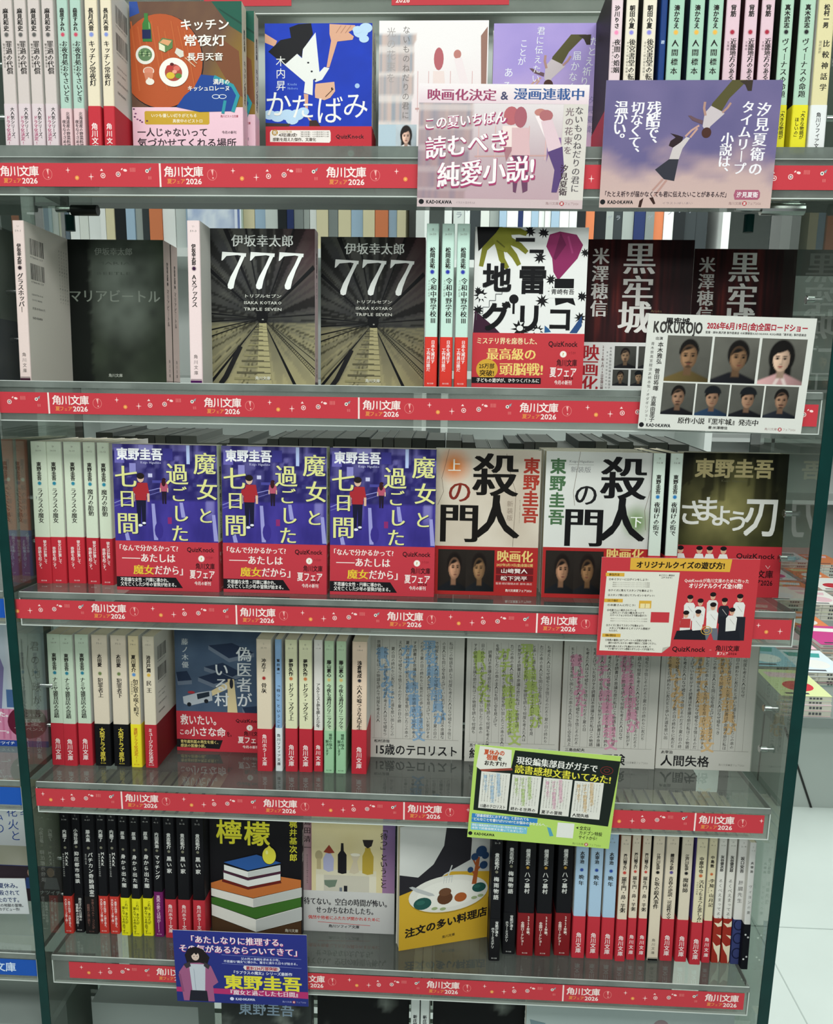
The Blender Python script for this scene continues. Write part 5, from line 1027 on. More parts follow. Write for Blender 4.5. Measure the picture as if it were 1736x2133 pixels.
def fair(a, x0, x1, y, s_, col='#9c7c7c'):
    w_ = x1-x0; a.tx('角川文庫', x0, x0+w_*.4, y, s_, col); a.ell(x0+w_*.49, y, s_*.7, s_*.7, '#b0343c', 14); a.ch('夏', x0+w_*.49, y, s_*.9, '#f0e4e0', 'b'); a.tx('フェア2026', x0+w_*.58, x1, y, s_, col)
# card 1
k = cart(873, 172, 1220, 433); library(k, 873, 172, 1220, 433, .55)
c = L3('#efe6e8', '#e2cdd4'); k.grad(lambda u, v: mixc(c[0], c[1], v), 4, 3, 873, 172, 1220, 212)
k.rect(1170, 212, 1220, 415, '#d6cfc8'); k.ell(1083, 240, 13, 22, '#a8606c', 16); k.poly([(1066, 262), (1100, 262), (1106, 320), (1068, 322)], '#d9b4b8'); k.poly([(1068, 320), (1102, 320), (1104, 395), (1094, 400), (1086, 345), (1080, 400), (1074, 398)], '#6c4460'); k.ell(1135, 236, 14, 12, '#b06c70', 14); k.poly([(1125, 248), (1148, 244), (1170, 300), (1145, 318)], '#dfc4cc'); k.poly([(1142, 312), (1172, 300), (1178, 350), (1165, 398), (1154, 398), (1158, 350)], '#5a4478')
k.tx('映画化決定', 889, 1032, 195, 26, '#9c4468', 'M'); k.tx('&', 1040, 1056, 195, 24, '#4a4a6a', 'b'); k.tx('漫画連載中', 1066, 1212, 192, 26, '#3a5a94', 'M')
def glowt(t, x0, x1, y, s_, tilt): k.tx(t, x0-1, x1+3, y+2, s_*1.03, '#a8406c', 'h', tilt=tilt); k.tx(t, x0, x1, y, s_, '#f2eaec', 'M', tilt=tilt)
glowt('この夏いちばん', 884, 1054, 256, 28, -.1); glowt('読むべき', 888, 1062, 308, 50, -.12); glowt('純愛小説!', 914, 1118, 366, 58, -.1)
k.vt('ないものねだりの君に', 1202, 216, 398, 18, '#5a5458', 'm'); k.vt('光の花束を', 1183, 218, 318, 18, '#7c6a70', 'm'); k.vt('汐見夏衛', 1178, 338, 405, 17, '#3c2c34', 'M')
k.rect(873, 414, 1220, 433, '#cdb8ba'); kado(k, 882, 422, 56); k.tx('イラスト/まかろんK', 955, 996, 423, 6, '#8c7c80'); fair(k, 1143, 1212, 422, 7)
card([(873, 172), (1226, 180), (1216, 433), (870, 432)], -5, 'pink library-scene card taped over the right half of the uppermost red strip', k, lean=.02)
# card 2
k = cart(1257, 168, 1618, 433); c = L3('#5d5884', '#776c96', '#b2919c', '#cdb1aa')
k.grad(lambda u, v: mixc(mixc(c[0], c[1], fbm(u*5, v*4, 101)), mixc(c[2], c[3], v), np.clip((v-.52-.22*(fbm(u*5, v*6, 103)-.5)*2)*4, 0, 1)), 40, 32)
falling(k, Map(1476, 222, 1476, 222, 1.0))
k.vt('汐見夏衛の', 1586, 212, 365, 30, '#efeaf0', 'M', lean=-.05); k.vt('タイムリープ', 1553, 210, 362, 27, '#efeaf0', 'M', lean=-.05); k.vt('小説は、', 1516, 275, 370, 27, '#efeaf0', 'M', lean=-.05)
k.vt('残酷で、', 1360, 212, 312, 30, '#efeaf0', 'M', lean=-.03); k.vt('切なくて、', 1326, 212, 330, 28, '#efeaf0', 'M', lean=-.03); k.vt('温かい。', 1292, 212, 300, 29, '#efeaf0', 'M', lean=-.03)
k.tx('「たとえ祈りが届かなくても君に伝えたいことがあるんだ」', 1262, 1530, 404, 13, '#3a2c34', 'b'); k.poly([(1542, 394), (1590, 394), (1594, 400), (1594, 410), (1590, 415), (1542, 415), (1539, 405)], '#a85c74'); k.tx('汐見夏衛', 1545, 1590, 404.5, 13, '#f2e6ea', 'b'); kado(k, 1264, 421, 56); fair(k, 1530, 1598, 423, 7); k.tx('イラスト/ゆいあい', 1390, 1455, 423, 5.5, '#8c7c80')
card([(1262, 168), (1629, 168), (1608, 433), (1250, 432)], -5, 'mauve sky card with two falling figures taped over the uppermost red strip', k, lean=.03)
# card 3
k = cart(1130, 420, 1736, 900); k.r = (1347, 652, 1703, 903); k = cart(0, 0, 1000, 700); k.rect(0, 0, 1000, 700, '#d9d9d3')
k.tx('KOKUROJO', 35, 330, 75, 92, '#3a3836', 'h'); k.tx('黒牢城', 105, 250, 40, 40, '#1c1a1a', 'h'); k.tx('2026年6月19日(金)全国ロードショー', 355, 955, 60, 46, '#a8283a', 'h'); k.tx('監督・脚本:黒沢清 製作委員会 ©米澤穂信/KADOKAWA ©2026映画「黒牢城」製作委員会', 350, 950, 100, 16, '#4a4a48', 'b')
for i, (x, kd, tn, cl) in enumerate(((128, 3, .2, '#5a4c2c'), (410, 0, 1, '#17171c'), (694, 1, -.3, '#b48c8c'))): portrait(k, x, 125, 268, 275, '#67665f', ('#8e6c50', '#86664c', '#c8a892')[i], '#12100f', cl, kd, tn)
for i in range(4): portrait(k, 128+i*208, 410, 198, 195, '#5c5c56', '#92705a', '#12100f', ('#15151a', '#20344c', '#121318', '#1c2028')[i], (3, 2, 2, 3)[i], (0, 0, .6, .2)[i])
k.vt('本木雅弘', 90, 165, 300, 34, '#2a2826', 'b'); k.vt('菅田将暉', 85, 325, 465, 34, '#2a2826', 'b'); k.vt('吉高由里子', 80, 495, 655, 34, '#2a2826', 'b'); k.vt('青木崇高宮舘涼太柄本佑/オダギリジョー', 42, 165, 655, 22, '#3a3836', 'g'); k.tx('出演', 55, 100, 145, 20, '#2a2826', 'b')
k.tx('原作小説『黒牢城』発売中', 240, 735, 640, 42, '#242220', 'M'); k.tx('著:米澤穂信', 430, 550, 678, 20, '#242220', 'b'); kado(k, 20, 675, 155); fair(k, 775, 965, 675, 18)
card([(1353, 653), (1703, 664), (1669, 905), (1328, 893)], -6, 'white card with seven portrait photos taped over the second red strip', k, lean=.04)
# card 4 : red quiz card
k = cart(335, 795, 1300, 1410); k.rect(335, 795, 1300, 1410, '#c23a42'); k.poly([(512, 797), (1130, 797), (1122, 875), (512, 870)], '#d9a940'); k.tx('オリジナルクイズの遊び方!', 548, 1090, 838, 44, '#241c14', 'h')
k.poly([(372, 880), (818, 882), (795, 1345), (745, 1388), (352, 1380)], '#dfdcd0'); k.poly([(795, 1345), (745, 1388), (750, 1355)], '#b8b4a8')
for y, t in ((901, '参加方法'), (1062, 'スタンプの集め方'), (1282, '特典の受取方法')): k.rect(365, y-11, 480, y+11, '#d9a940'); k.tx(t, 385, 450, y, 16, '#3a2c14', 'b')
for y, x1, t in ((930, 628, '①めぐラリーにログインをしよう!'), (998, 660, '②クイズに答えてスタンプを集めよう!'), (1028, 675, '③スタンプ数に応じてプレゼントをゲット!'), (1090, 560, '①本屋さんに行こう!'), (1122, 570, '②本屋さんに掲示されている'), (1138, 620, '二次元コード(全10種)を見つけて'), (1154, 635, 'スマートフォンのカメラで読み取ろう!'), (1218, 620, '③クイズに答えてスタンプを集めよう!'), (1236, 662, 'スタンプを集めるとオリジナル壁紙が'), (1252, 465, 'もらえます。'), (1312, 688, '①特典の獲得にはアンケートへの回答が必要です。'), (1330, 715, '通行の妨げにならない場所で事前にご回答ください。'), (1352, 675, '②必要な数のスタンプを集めたらボタンを押して'), (1368, 705, 'その場でオリジナル壁紙のダウンロードが可能です。')): k.tx(t, 385 if t[0] in '①②③' else 405, x1, y, 15, '#2c2822', 'b', res=1)
for y in (950, 962, 974, 1175, 1190): k.tx('専用サイトにアクセスしてメールアドレスを登録', 410, 640, y, 8, '#77736a')
k.tx('めぐラリー参加は', 692, 788, 901, 13, '#2c2822', 'b'); k.tx('コチラから!', 705, 775, 915, 13, '#2c2822', 'b'); k.rect(582, 1060, 658, 1108, '#d9a940'); k.rect(590, 1078, 650, 1106, '#ecd9a0'); k.line([(620, 1078), (620, 1106)], 2, '#6a5420'); k.rect(660, 1130, 775, 1195, '#c23a42')
k.tx('QuizKnockが角川文庫のために作った', 850, 1245, 930, 27, '#f3dcd4', 'b'); k.tx('オリジナルクイズ全10問!', 880, 1210, 962, 34, '#f6e6e0', 'h')
def guy(x, y, s_, top='#e2e0dc', hair='#1c1618', lo='#2a2c34'):
    k.poly([(x-30*s_, y+150*s_), (x-34*s_, y+55*s_), (x-22*s_, y+38*s_), (x+22*s_, y+38*s_), (x+34*s_, y+55*s_), (x+30*s_, y+150*s_)], top); k.line([(x-10*s_, y+60*s_), (x+20*s_, y+95*s_)], 3*s_, '#b8b4b0')
    k.ell(x, y+16*s_, 15*s_, 20*s_, '#d9ab90', 14); k.ell(x, y+2*s_, 19*s_, 14*s_, hair, 14); k.ell(x-6*s_, y+18*s_, 2*s_, 1.6*s_, '#2a1c18', 6); k.ell(x+6*s_, y+18*s_, 2*s_, 1.6*s_, '#2a1c18', 6); k.line([(x-5*s_, y+27*s_), (x+5*s_, y+27*s_)], 1.6*s_, '#a85c50')
for x, y, s_, t_ in ((1034, 1012, 1, '#d9d7d3'), (895, 1030, 1, '#e2e0dc'), (960, 1052, 1, '#e2e0dc'), (1108, 1045, 1, '#24262e'), (1200, 1020, 1.05, '#e2e0dc'), (1040, 1075, 1.05, '#e6e4e0')): guy(x, y, s_, t_)
k.poly([(1000, 1225), (1080, 1225), (1088, 1300), (1060, 1300), (1040, 1250), (1020, 1300), (995, 1300)], '#6a6c78'); k.poly([(1085, 1150), (1130, 1150), (1135, 1300), (1085, 1300)], '#1c1e26')
k.poly([(1170, 1150), (1245, 1150), (1250, 1300), (1160, 1300)], '#22242c')
for x, y, s_ in ((878, 1128, 1), (952, 1120, 1), (1160, 1105, 1)): guy(x, y, s_)
for x in (878, 952, 1165): k.poly([(x-65, 1300), (x-50, 1245), (x+45, 1235), (x+62, 1300)], '#1c1e26')
k.rect(845, 1168, 908, 1225, '#b83a3c')
k.ring(1012, 1240, 33, 26, 4, '#c9a24a', 22); k.ring(1012, 1240, 17, 13, 4, '#c9a24a', 16)
k.tx('QuizKnock', 808, 1018, 1360, 44, '#2a1418', 'b'); k.tx('×', 1038, 1058, 1364, 20, '#e08a84'); k.tx('角川文庫', 1078, 1228, 1352, 40, '#2a1418', 'b'); k.tx('夏フェア', 1090, 1160, 1385, 22, '#f3dcd4', 'b'); k.tx('2026', 1160, 1215, 1385, 20, '#5a1018', 'b')
card([(1252, 1159), (1584, 1164), (1564, 1372), (1245, 1366)], -5, 'red quiz instruction card with yellow heading taped over the third red strip', k, lean=.04)
# card 5 : lime green card
k = cart(980, 1550, 1288, 1768); c = L3('#b9d868', '#a8ce60'); k.rect(980, 1550, 1288, 1768, '#b6d66a'); k.poly([(1065, 1556), (1288, 1562), (1280, 1715), (988, 1702), (988, 1600), (1060, 1600)], '#1c2420')
k.poly([(990, 1552), (1058, 1556), (1060, 1598), (994, 1606), (986, 1600)], '#e4e2d8'); k.poly([(994, 1606), (1062, 1597), (1064, 1602), (1000, 1611)], '#9a4a3c'); k.tx('夏休みの', 1000, 1044, 1565, 13, '#c8542c', 'h'); k.tx('宿題', 1006, 1030, 1577, 13, '#c8542c', 'h'); k.tx('を', 1030, 1040, 1578, 10, '#2a241c', 'h'); k.tx('おたすけ!', 1002, 1050, 1590, 12, '#2a241c', 'h')
k.tx('現役編集部員がガチで', 1070, 1243, 1578, 19, '#eceae4', 'M', tilt=.03); k.tx('読書感想文書いてみた!', 1068, 1274, 1598, 21, '#e4dc48', 'M', tilt=.04)
k.ring(1262, 1585, 13, 9, 1.2, '#7c2c2c', 16); k.ring(1262, 1585, 6, 4, 1.2, '#7c2c2c', 12)
for i, (tint, ti) in enumerate((('#a8c2d8', '15歳のテロリスト'), ('#b4c888', '終わる世界の'), ('#dcb0c0', '夏子の冒険'), ('#d8bc94', '人間失格'))):
    x = 998+i*66.5; y = 1610+i*1.5; k.rect(x, y, x+62, y+86, '#e2e0d8'); k.vt('現役編集部員が', x+36, y+2, y+56, 8.5, tint, 'h', lean=.12); k.vt('ガチで読書感想文', x+22, y+6, y+72, 8.5, tint, 'h', lean=.12); k.vt('書いてみた!', x+9, y+8, y+50, 8.5, tint, 'h', lean=.12)
    for j in range(9): k.vt(TXT[j*3:j*3+18], x+6+j*6, y+4, y+70, 3, '#77756e', res=1)
    k.tx(ti, x+3, x+min(3+len(ti)*9, 59), y+80, 9, '#1c1c1c', 'b')
k.rect(986, 1710, 1128, 1721, '#3a84c4'); k.rect(986, 1722, 1112, 1731, '#3a84c4'); k.tx('「読書感想文におすすめ!」と言われても', 990, 1110, 1714, 8, '#f0f4f8', 'b'); k.tx('どんなことを書けばいいの?とお悩みのみなさんへ…', 990, 1152, 1723, 8, '#f0f4f8', 'b'); k.rect(986, 1733, 1108, 1749, '#7cc0d8'); k.tx('現役の編集部員が小学生の頃の気持ちを思い出して', 988, 1106, 1737, 6, '#f0f4f8', 'b'); k.tx('本気で読書感想文を書いてみました!', 988, 1100, 1744, 6, '#f0f4f8', 'b')
k.poly([(1150, 1728), (1158, 1730), (1166, 1748), (1158, 1750)], '#5aa0b8'); kado(k, 986, 1758, 46); k.rect(1172, 1715, 1208, 1750, '#e6e6e0')
k.poly([(1212, 1724), (1217, 1721), (1217, 1727)], '#1c1c1c')
for i, t in enumerate(('全文は', 'カドブン特設', 'サイトから!')): k.tx(t, 1220, 1220+(24, 50, 40)[i], 1724+i*11, 10, '#242c1c', 'b')
fair(k, 1208, 1270, 1762, 6, '#7c8c4c')
card([(987, 1550), (1290, 1572), (1273, 1772), (977, 1744)], -5, 'lime green and black essay card taped over the fourth red strip', k, lean=.03)
# card 6 : dark blue card
k = cart(357, 1935, 645, 2115); c = L3('#2a3286', '#26307a'); k.grad(lambda u, v: mixc(c[0], c[1], v), 4, 4)
def gl2(t, x0, x1, y, s_): k.tx(t, x0-.5, x1+1, y+.8, s_*1.03, '#c0407c', 'h'); k.tx(t, x0, x1, y, s_, '#f2e4ea', 'M')
gl2('「あたしなりに推理する。', 385, 605, 1956, 20); gl2('その気があるならついてきて」', 368, 635, 1979, 20)
k.line([(460, 1992), (632, 1996)], .8, '#8a90c8'); k.tx('父の死の真相を求める少年。', 502, 590, 2000, 7, '#d8daf0', 'b'); k.tx('不思議な"魔女"に導かれ、驚きに満ちた日々が始まる。', 464, 628, 2008, 7, '#d8daf0', 'b'); k.line([(460, 2014), (632, 2018)], .8, '#8a90c8')
k.poly([(508, 2017), (584, 2018), (586, 2024), (582, 2029), (510, 2028), (506, 2022)], '#e8dcdc'); k.tx('累計230万部突破!', 512, 582, 2023, 10, '#a8344c', 'h'); k.tx('『ラプラスの魔女』シリーズ最新作', 480, 612, 2035, 9, '#e8e8f4', 'b')
k.tx('東野圭吾', 462, 632, 2060, 38, '#e6dc3c', 'h', res=3); k.poly([(357, 2078), (645, 2078), (645, 2095), (357, 2090)], '#b4306c'); k.tx('『魔女と過ごした七日間』', 468, 630, 2086, 14, '#f2dce6', 'M'); kado(k, 478, 2103, 44, '#d8daf0'); fair(k, 588, 640, 2105, 5, '#a8acd8')
k.poly([(372, 2112), (365, 2040), (378, 2020), (390, 2012), (422, 2012), (436, 2022), (450, 2062), (438, 2072), (440, 2112)], '#a05c84'); k.poly([(388, 2018), (424, 2018), (420, 2085), (392, 2085)], '#c4cad4'); k.poly([(388, 2085), (424, 2085), (426, 2112), (384, 2112)], '#20202c'); k.line([(398, 2030), (400, 2085)], 1, '#9aa0b0')
k.poly([(384, 2016), (380, 1996), (388, 1980), (404, 1974), (420, 1980), (434, 2000), (428, 2018), (412, 2014)], '#20181c'); k.ell(403, 1998, 8.5, 11, '#dcc4b8', 16); k.ell(400, 1999, 1.4, .8, '#2a2028', 8); k.ell(407, 1999, 1.4, .8, '#2a2028', 8); k.line([(402, 2005), (405, 2005)], .6, '#a06a64'); k.poly([(390, 1999), (394, 1984), (410, 1982), (415, 1996), (409, 1990), (405, 1995), (401, 1990), (396, 1996)], '#20181c'); k.line([(366, 2045), (372, 2090)], 5, '#8a4c72'); k.poly([(376, 2020), (390, 2012), (392, 2024), (382, 2030)], '#3a343c'); k.poly([(422, 2012), (434, 2020), (430, 2030), (420, 2022)], '#3a343c')
card([(357, 1936), (637, 1945), (645, 2100), (372, 2086)], -5, 'dark blue card with a pink-jacketed figure taped over the lowest red strip', k, lean=.03, tapes=((.55, .75),))
# ------------------------------------------------------------------ what stands around the unit
def plain_book(name, x, y, z, T, D, H, col, label, group, mtx=None, text=None, tc='#e0e0e0', lean=0.0, band=None, pcol='#cfc8b4'):
    mb = MB(); fc = hx(col)
    mb.box(0, 0, 0, T, .8, H, fc); mb.box(0, .8, 0, .6, D, H, fc); mb.box(T-.6, .8, 0, T, D, H, fc); mb.box(.6, .8, .8, T-.6, D-1, H-.8, hx(pcol))
    if band: mb.box(-.2, -.2, 0, T+.2, D, H*.33, hx(band))
    if text: a = Art(T, H, 0, 0, T, H); a.vt(text, T/2, H*.12, H*.62, min(T*.62, H*.5/len(text)), tc, 'b', res=1); a.onto(mb, (0, 0, 0), (1, 0, 0), (0, 0, 1), (0, -1, 0))
    return tag(mb.build(name, 'matte', None, mtx if mtx is not None else TR(x, y, z)), label, 'book', group)
# rear half of the unit: books facing the other aisle, on the third level
rr = random.Random(5)
def rear_shelf(s):
    t = empty('acrylic_shelf', TR(381, 180, ZS[s]), 'clear acrylic shelf of the opposite side, behind the %s shelf' % ORD.get(s, 'half-hidden bottom'), 'shelf')
    mb = MB(); mb.box(-378, 0, 6, 378, 150, 10.5); mb.build('shelf_plate', 'acrylic', t)
    mb = MB(); mb.box(-378, -.8, 6, 378, 0, 10.5); mb.build('plate_edge', 'acrylic_edge', t)
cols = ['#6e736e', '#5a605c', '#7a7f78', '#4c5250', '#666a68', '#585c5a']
for s in (3, 4, 5, 6):
    rear_shelf(s); x = 6; i = 0
    while x < 745:
        T = rr.uniform(12, 27); x2 = x+T
        if x2 < 752: plain_book('reversed_book', x, 186, ZS[s]+10.7, T-.8, 108, rr.choice((146, 148, 150, 140)), rr.choice(cols), 'grey back-row paperback facing the opposite aisle behind the %s shelf' % ORD.get(s, 'bottom'), 'back-row paperbacks behind the %s shelf' % ORD.get(s, 'bottom'), pcol='#50544f')  # dark page colour paints in the shade of the back row
        x = x2+.3; i += 1
# distant bookcase seen through the gap above the second shelf
def bookcase(x0, y, z0, w_, label, seed, group, short):
    n_ = 0
    rr = random.Random(seed); t = empty('bookcase', TR(x0+w_/2, y, FLOORZ), label, 'bookcase')
    mb = MB(); mb.box(-w_/2-20, 300, 0, w_/2+20, 320, 2300); mb.build('back_panel', 'white', t)
    for k in (-1, 1): mb = MB(); mb.box(k*w_/2-(20 if k < 0 else 0), 0, 0, k*w_/2+(20 if k > 0 else 0), 300, 2300); mb.build('side_panel', 'white', t)
    for z in (z0-300, z0, z0+300): mb = MB(); mb.box(-w_/2, 0, z-20-FLOORZ, w_/2, 300, z-FLOORZ); mb.build('shelf_board', 'white', t)
    PAL = [('white', '#dfe4e1'), ('pale grey', '#c2cac6'), ('white', '#e6e9e6'), ('pale green', '#c6d8cc'), ('dark grey', '#383e40'), ('navy', '#2a3660'), ('cream', '#d3cba8'), ('mid grey', '#7c8482'), ('pale blue', '#9fb8cc'), ('off-white', '#d4d9d2'), ('grey', '#9aa29e'), ('white', '#dde2e0'), ('black', '#232729'), ('orange', '#cf7c54'), ('white', '#e2e5e2')]
    L_ = []; x = x0+4
    while x < x0+w_-34: T = rr.uniform(13, 32); L_.append((x, T, rr.choice((190, 205, 215, 182)), rr.choice(PAL))); x += T
    for i, (x, T, H, (nm, cc)) in enumerate(L_):
        lab = '%s book between %s and %s ones in the %s' % (nm, L_[i-1][3][0], L_[i+1][3][0], short) if 0 < i < len(L_)-1 else '%s book at the %s end of the %s' % (nm, 'left' if i == 0 else 'right', short)
        plain_book('distant_book', x, y+15+rr.uniform(0, 10), z0+.2, T-1, 140, H, cc, lab, group, text=rr.choice((None, None, None, 'ラ', 'ゲ')), tc='#8a9098')
bookcase(-560, 1150, 500, 900, 'white bookcase seen through the gap at left above the second shelf', 1, 'row of distant books seen above the dark green and left railway covers', 'distant row at left')
bookcase(420, 1500, 520, 720, 'white bookcase seen through the gap at right above the second shelf', 2, 'row of distant books seen above the white hand cover and maroon covers', 'distant row at right')

XA, XB = atY(398, 470, 1150)[0], atY(505, 470, 1150)[0]
k = Art(XB-XA, 190, 0, 0, 110, 100); c = L3('#4a78c0', '#dfe8f2', '#2a4a9c'); k.grad(lambda u, v: mixc(mixc(c[0], c[1], fbm(u*5, v*5, 161)*1.3), c[2], np.clip(u-.8, 0, 1)*4), 16, 20); k.tx('追いかけ', 6, 92, 22, 19, '#f2f6f8', 'h'); k.rect(99, 5, 105, 95, '#dfe6f4')
mb = MB(); mb.box(0, 0, 0, XB-XA, 14, 190, hx('#dfe8f2')); k.onto(mb, (0, 0, 0), (1, 0, 0), (0, 0, 1), (0, -1, 0)); tag(mb.build('distant_magazine', 'matte', None, TR(XA, 1135-6, 500.3)), 'blue and white magazine face-out in front of the distant row at left', 'book')

# hooks under the uppermost shelf: black clamp at left, chrome tubes at right
def clamp(x, y, z, ln, label, m1, m2):
    t = empty('shelf_clamp', TR(x, y, z), label, 'clamp')
    mb = MB(); mb.cyl((0, 0, 0), (ln, 0, 0), 5.5); mb.build('clamp_body', m1, t)
    mb = MB(); mb.cyl((-ln*.6, 0, 1), (0, 0, 1), 3.2); mb.build('clamp_rod', m2, t)
    mb = MB(); mb.cyl((-ln*.2, 6, -4), (-ln*.2, 6, -20), 5); mb.build('clamp_stem', 'glass_edge', t)
P = atY(150, 438, 120); clamp(P[0], P[1], P[2], 28, 'black shelf clamp under the uppermost full shelf at left', 'black_plastic', 'chrome')
P = atY(1585, 436, 60); clamp(P[0], P[1], P[2], 40, 'chrome shelf clamp under the uppermost full shelf at right', 'chrome', 'chrome')

# ------------------------------------------------------------------ neighbouring unit at left, seen past and through the glass
BLUE = '#1f55b0'
def nb_shelf(s):
    t = shelf(s, -780, -14, 'clear acrylic %s shelf of the unit at left' % ORD[s], name='neighbour_shelf')
    a = Art(750, 20, 0, 0, 750, 20); a.rect(0, 0, 750, 20, BLUE)
    for i, x in enumerate((90, 390, 665)): a.ring(x-12, 10, 6, 6, 1.2, '#cfe0f4', 16); a.tx('S', x-15, x-9, 10, 9, '#cfe0f4', 'b'); a.tx('集英社文庫', x, x+62, 10, 12.5, '#cfe0f4', 'b')
    mb = MB(); mb.box(0, 0, 0, 750, .35, 20, hx(BLUE)); a.onto(mb, (0, 0, 0), (1, 0, 0), (0, 0, 1), (0, -1, 0))
    tag(mb.build('blue_paper_strip', 'print', None, TR(-764, .4, ZS[s]-10)), 'blue paper strip on the %s shelf of the unit at left' % ORD[s], 'paper strip')
for s in (2, 3, 4, 5): nb_shelf(s)
def nb(s, u0, u1, vref, Y, sp, label, front, bandf=None, T=18, W=105, H=148):
    x1 = spine_x(s, u1, vref, Y); book('paperback', base_m(s, x1, Y) @ TR(-W, 0, 0), T, sp, label, 'paperbacks in the unit at left', front, W=W, H=H, band_front=bandf)
spn = S('navy and white paperback at the left picture edge, second shelf level', base='#1d4a84', ti='夏', fg='#e0e8f0', foot=0, back='#d9dde0', band='#1f4f9c', hb=60)
X = min(atY(16, 650, 8)[0], -2.)
book('paperback', TR(X-26, 8, plate(2, 8)) @ RX(-TILT) @ TR(0, 105, 0) @ RZ(-math.pi/2), 16, spn, 'navy and white paperback at the left picture edge, level with the second shelf', 'paperbacks in the unit at left')
for i, (u, ti) in enumerate(((8, '心を揺さぶる'), (38, '坂の途中の華'))):
    sp = S('', base='#c9684c', fg='#8a2f24', au='瀬尾まいこ', dot='#e8e0d0', ti=ti, tl=44, band='#2b4a9c', bt=['心揺さぶる本', 'よまにゃ'], bf='#b8d0ec', hb=50)
    Yb = 70; X = atY(u, 1100, Yb)[0]
    book('paperback', TR(min(X, -27 if i == 1 else -47), Yb, plate(3, Yb)) @ RX(-TILT) @ TR(0, 105, 0) @ RZ(-math.pi/2), 12.5, sp, ('left', 'right')[i]+' orange spine with blue band seen past the left glass edge', 'orange spines with blue band at left')
# pale cover with grey lettering and pink band, fourth level
k = A_(-70, 1290, 100, 1590); c = L3('#c4ccd8', '#aebccc', '#dcdde0')
k.grad(lambda u, v: mixc(mixc(c[0], c[1], fbm(u*5, v*5, 111)), c[2], np.clip((.2-np.abs(u-.75))*8, 0, 1)), 18, 22)
k.vt('君の地球が', 82, 1330, 1492, 24, '#5a5c66', 'm', sx=.9); k.vt('僕の', 45, 1345, 1400, 16, '#4a5060'); k.line([(70, 1345), (66, 1390), (74, 1440), (72, 1490)], 1.5, '#4c5058'); k.poly([(8, 1345), (22, 1400), (14, 1500), (-20, 1500), (-10, 1400)], '#7c74a0'); k.rect(24, 1452, 50, 1495, '#4c6c9c'); k.line([(58, 1330), (58, 1500)], 3, '#8c929c')
kb = banda(k, 45); kb.rect(-70, 1480, 100, 1590, '#d48cac'); [kb.rect(-70+i*12, 1480, -66+i*12, 1572, '#c87498') for i in range(14)]
kb.ell(62, 1530, 38, 40, '#641c34', 26); kb.tx('ノンストップ', 50, 92, 1512, 8, '#e6ccd4', 'b'); kb.tx('狂愛', 46, 88, 1530, 20, '#e6ccd4', 'M'); kb.tx('サスペンス', 36, 92, 1546, 10, '#e6ccd4', 'b'); kb.tx('ました。', -20, 34, 1512, 14, '#f6eef2', 'h'); kb.tx('けば、', -10, 18, 1527, 12, '#f6eef2', 'b'); kb.tx('て―。', -6, 34, 1552, 14, '#f6eef2', 'h'); kb.rect(-70, 1575, 100, 1590, '#27489c'); kb.tx('ナツイチ', 0, 36, 1582, 9, '#e0e8f4', 'b')
nb(4, 97, 97, 1450, 80, S('', base='#c4ccd8', band='#d48cac', hb=45, ti='君の地球が'), 'pale blue cover with pink band behind the left glass edge', k, kb)
# summer cover with note card, fifth level
k = A_(-70, 1690, 130, 1960); c = L3('#a0a08c', '#bdbcae', '#4c5440')
k.grad(lambda u, v: mixc(mixc(c[0], c[1], fbm(u*4, v*4, 121)), c[2], np.clip((u-.82)*5, 0, 1)), 18, 22)
k.poly([(-30, 1720), (30, 1705), (60, 1760), (55, 1830), (-30, 1830)], '#d4d8dc'); k.ell(20, 1700, 30, 16, '#a8825c', 14); k.ell(100, 1730, 14, 22, '#8a6c50', 14)
for ch_, x, y in (('夏', 52, 1745), ('と', 58, 1782), ('花', 20, 1750), ('火', 22, 1780), ('と', 26, 1806), ('私', -14, 1760), ('の', -12, 1790)): k.ch(ch_, x, y, 26, '#2c4c9c', 'g')
kb = banda(k, 46); kb.rect(-70, 1876, 130, 1960, '#3a3038'); kb.ell(58, 1892, 9, 11, '#b08c78', 12); kb.ell(104, 1890, 9, 11, '#b08c78', 12); kb.poly([(40, 1930), (46, 1904), (72, 1904), (78, 1930)], '#3c5894'); kb.poly([(86, 1930), (92, 1902), (118, 1902), (124, 1930)], '#8c8890'); kb.tx('ナツイチ', 76, 126, 1938, 11, '#dcdce0', 'b'); kb.rect(-70, 1874, 130, 1877, '#27489c')
nb(5, 128, 128, 1800, 90, S('', base='#a8a898', band='#3a3038', hb=46, ti='夏と花火と'), 'summer cover with blue brush lettering behind the left glass edge', k, kb)
a = cart(0, 0, 100, 70); a.rect(0, 0, 100, 70, '#d9dee0'); a.tx('の夏休み。', 40, 92, 14, 11, '#2a3c6c', 'b'); a.tx('殺されて', 50, 88, 28, 11, '#2a3c6c', 'b'); a.tx('たのです。', 46, 90, 42, 11, '#2a3c6c', 'b'); a.tx('る兄妹の地獄の冒険。', 30, 95, 53, 7, '#2a2c34', 'b'); a.tx('のデビュー作!', 46, 84, 61, 7, '#2a2c34', 'b')
card([(-60, 1828), (56, 1832), (57, 1902), (-58, 1904)], 40, 'white note card with dark blue lettering in the unit at left', a, tapes=())

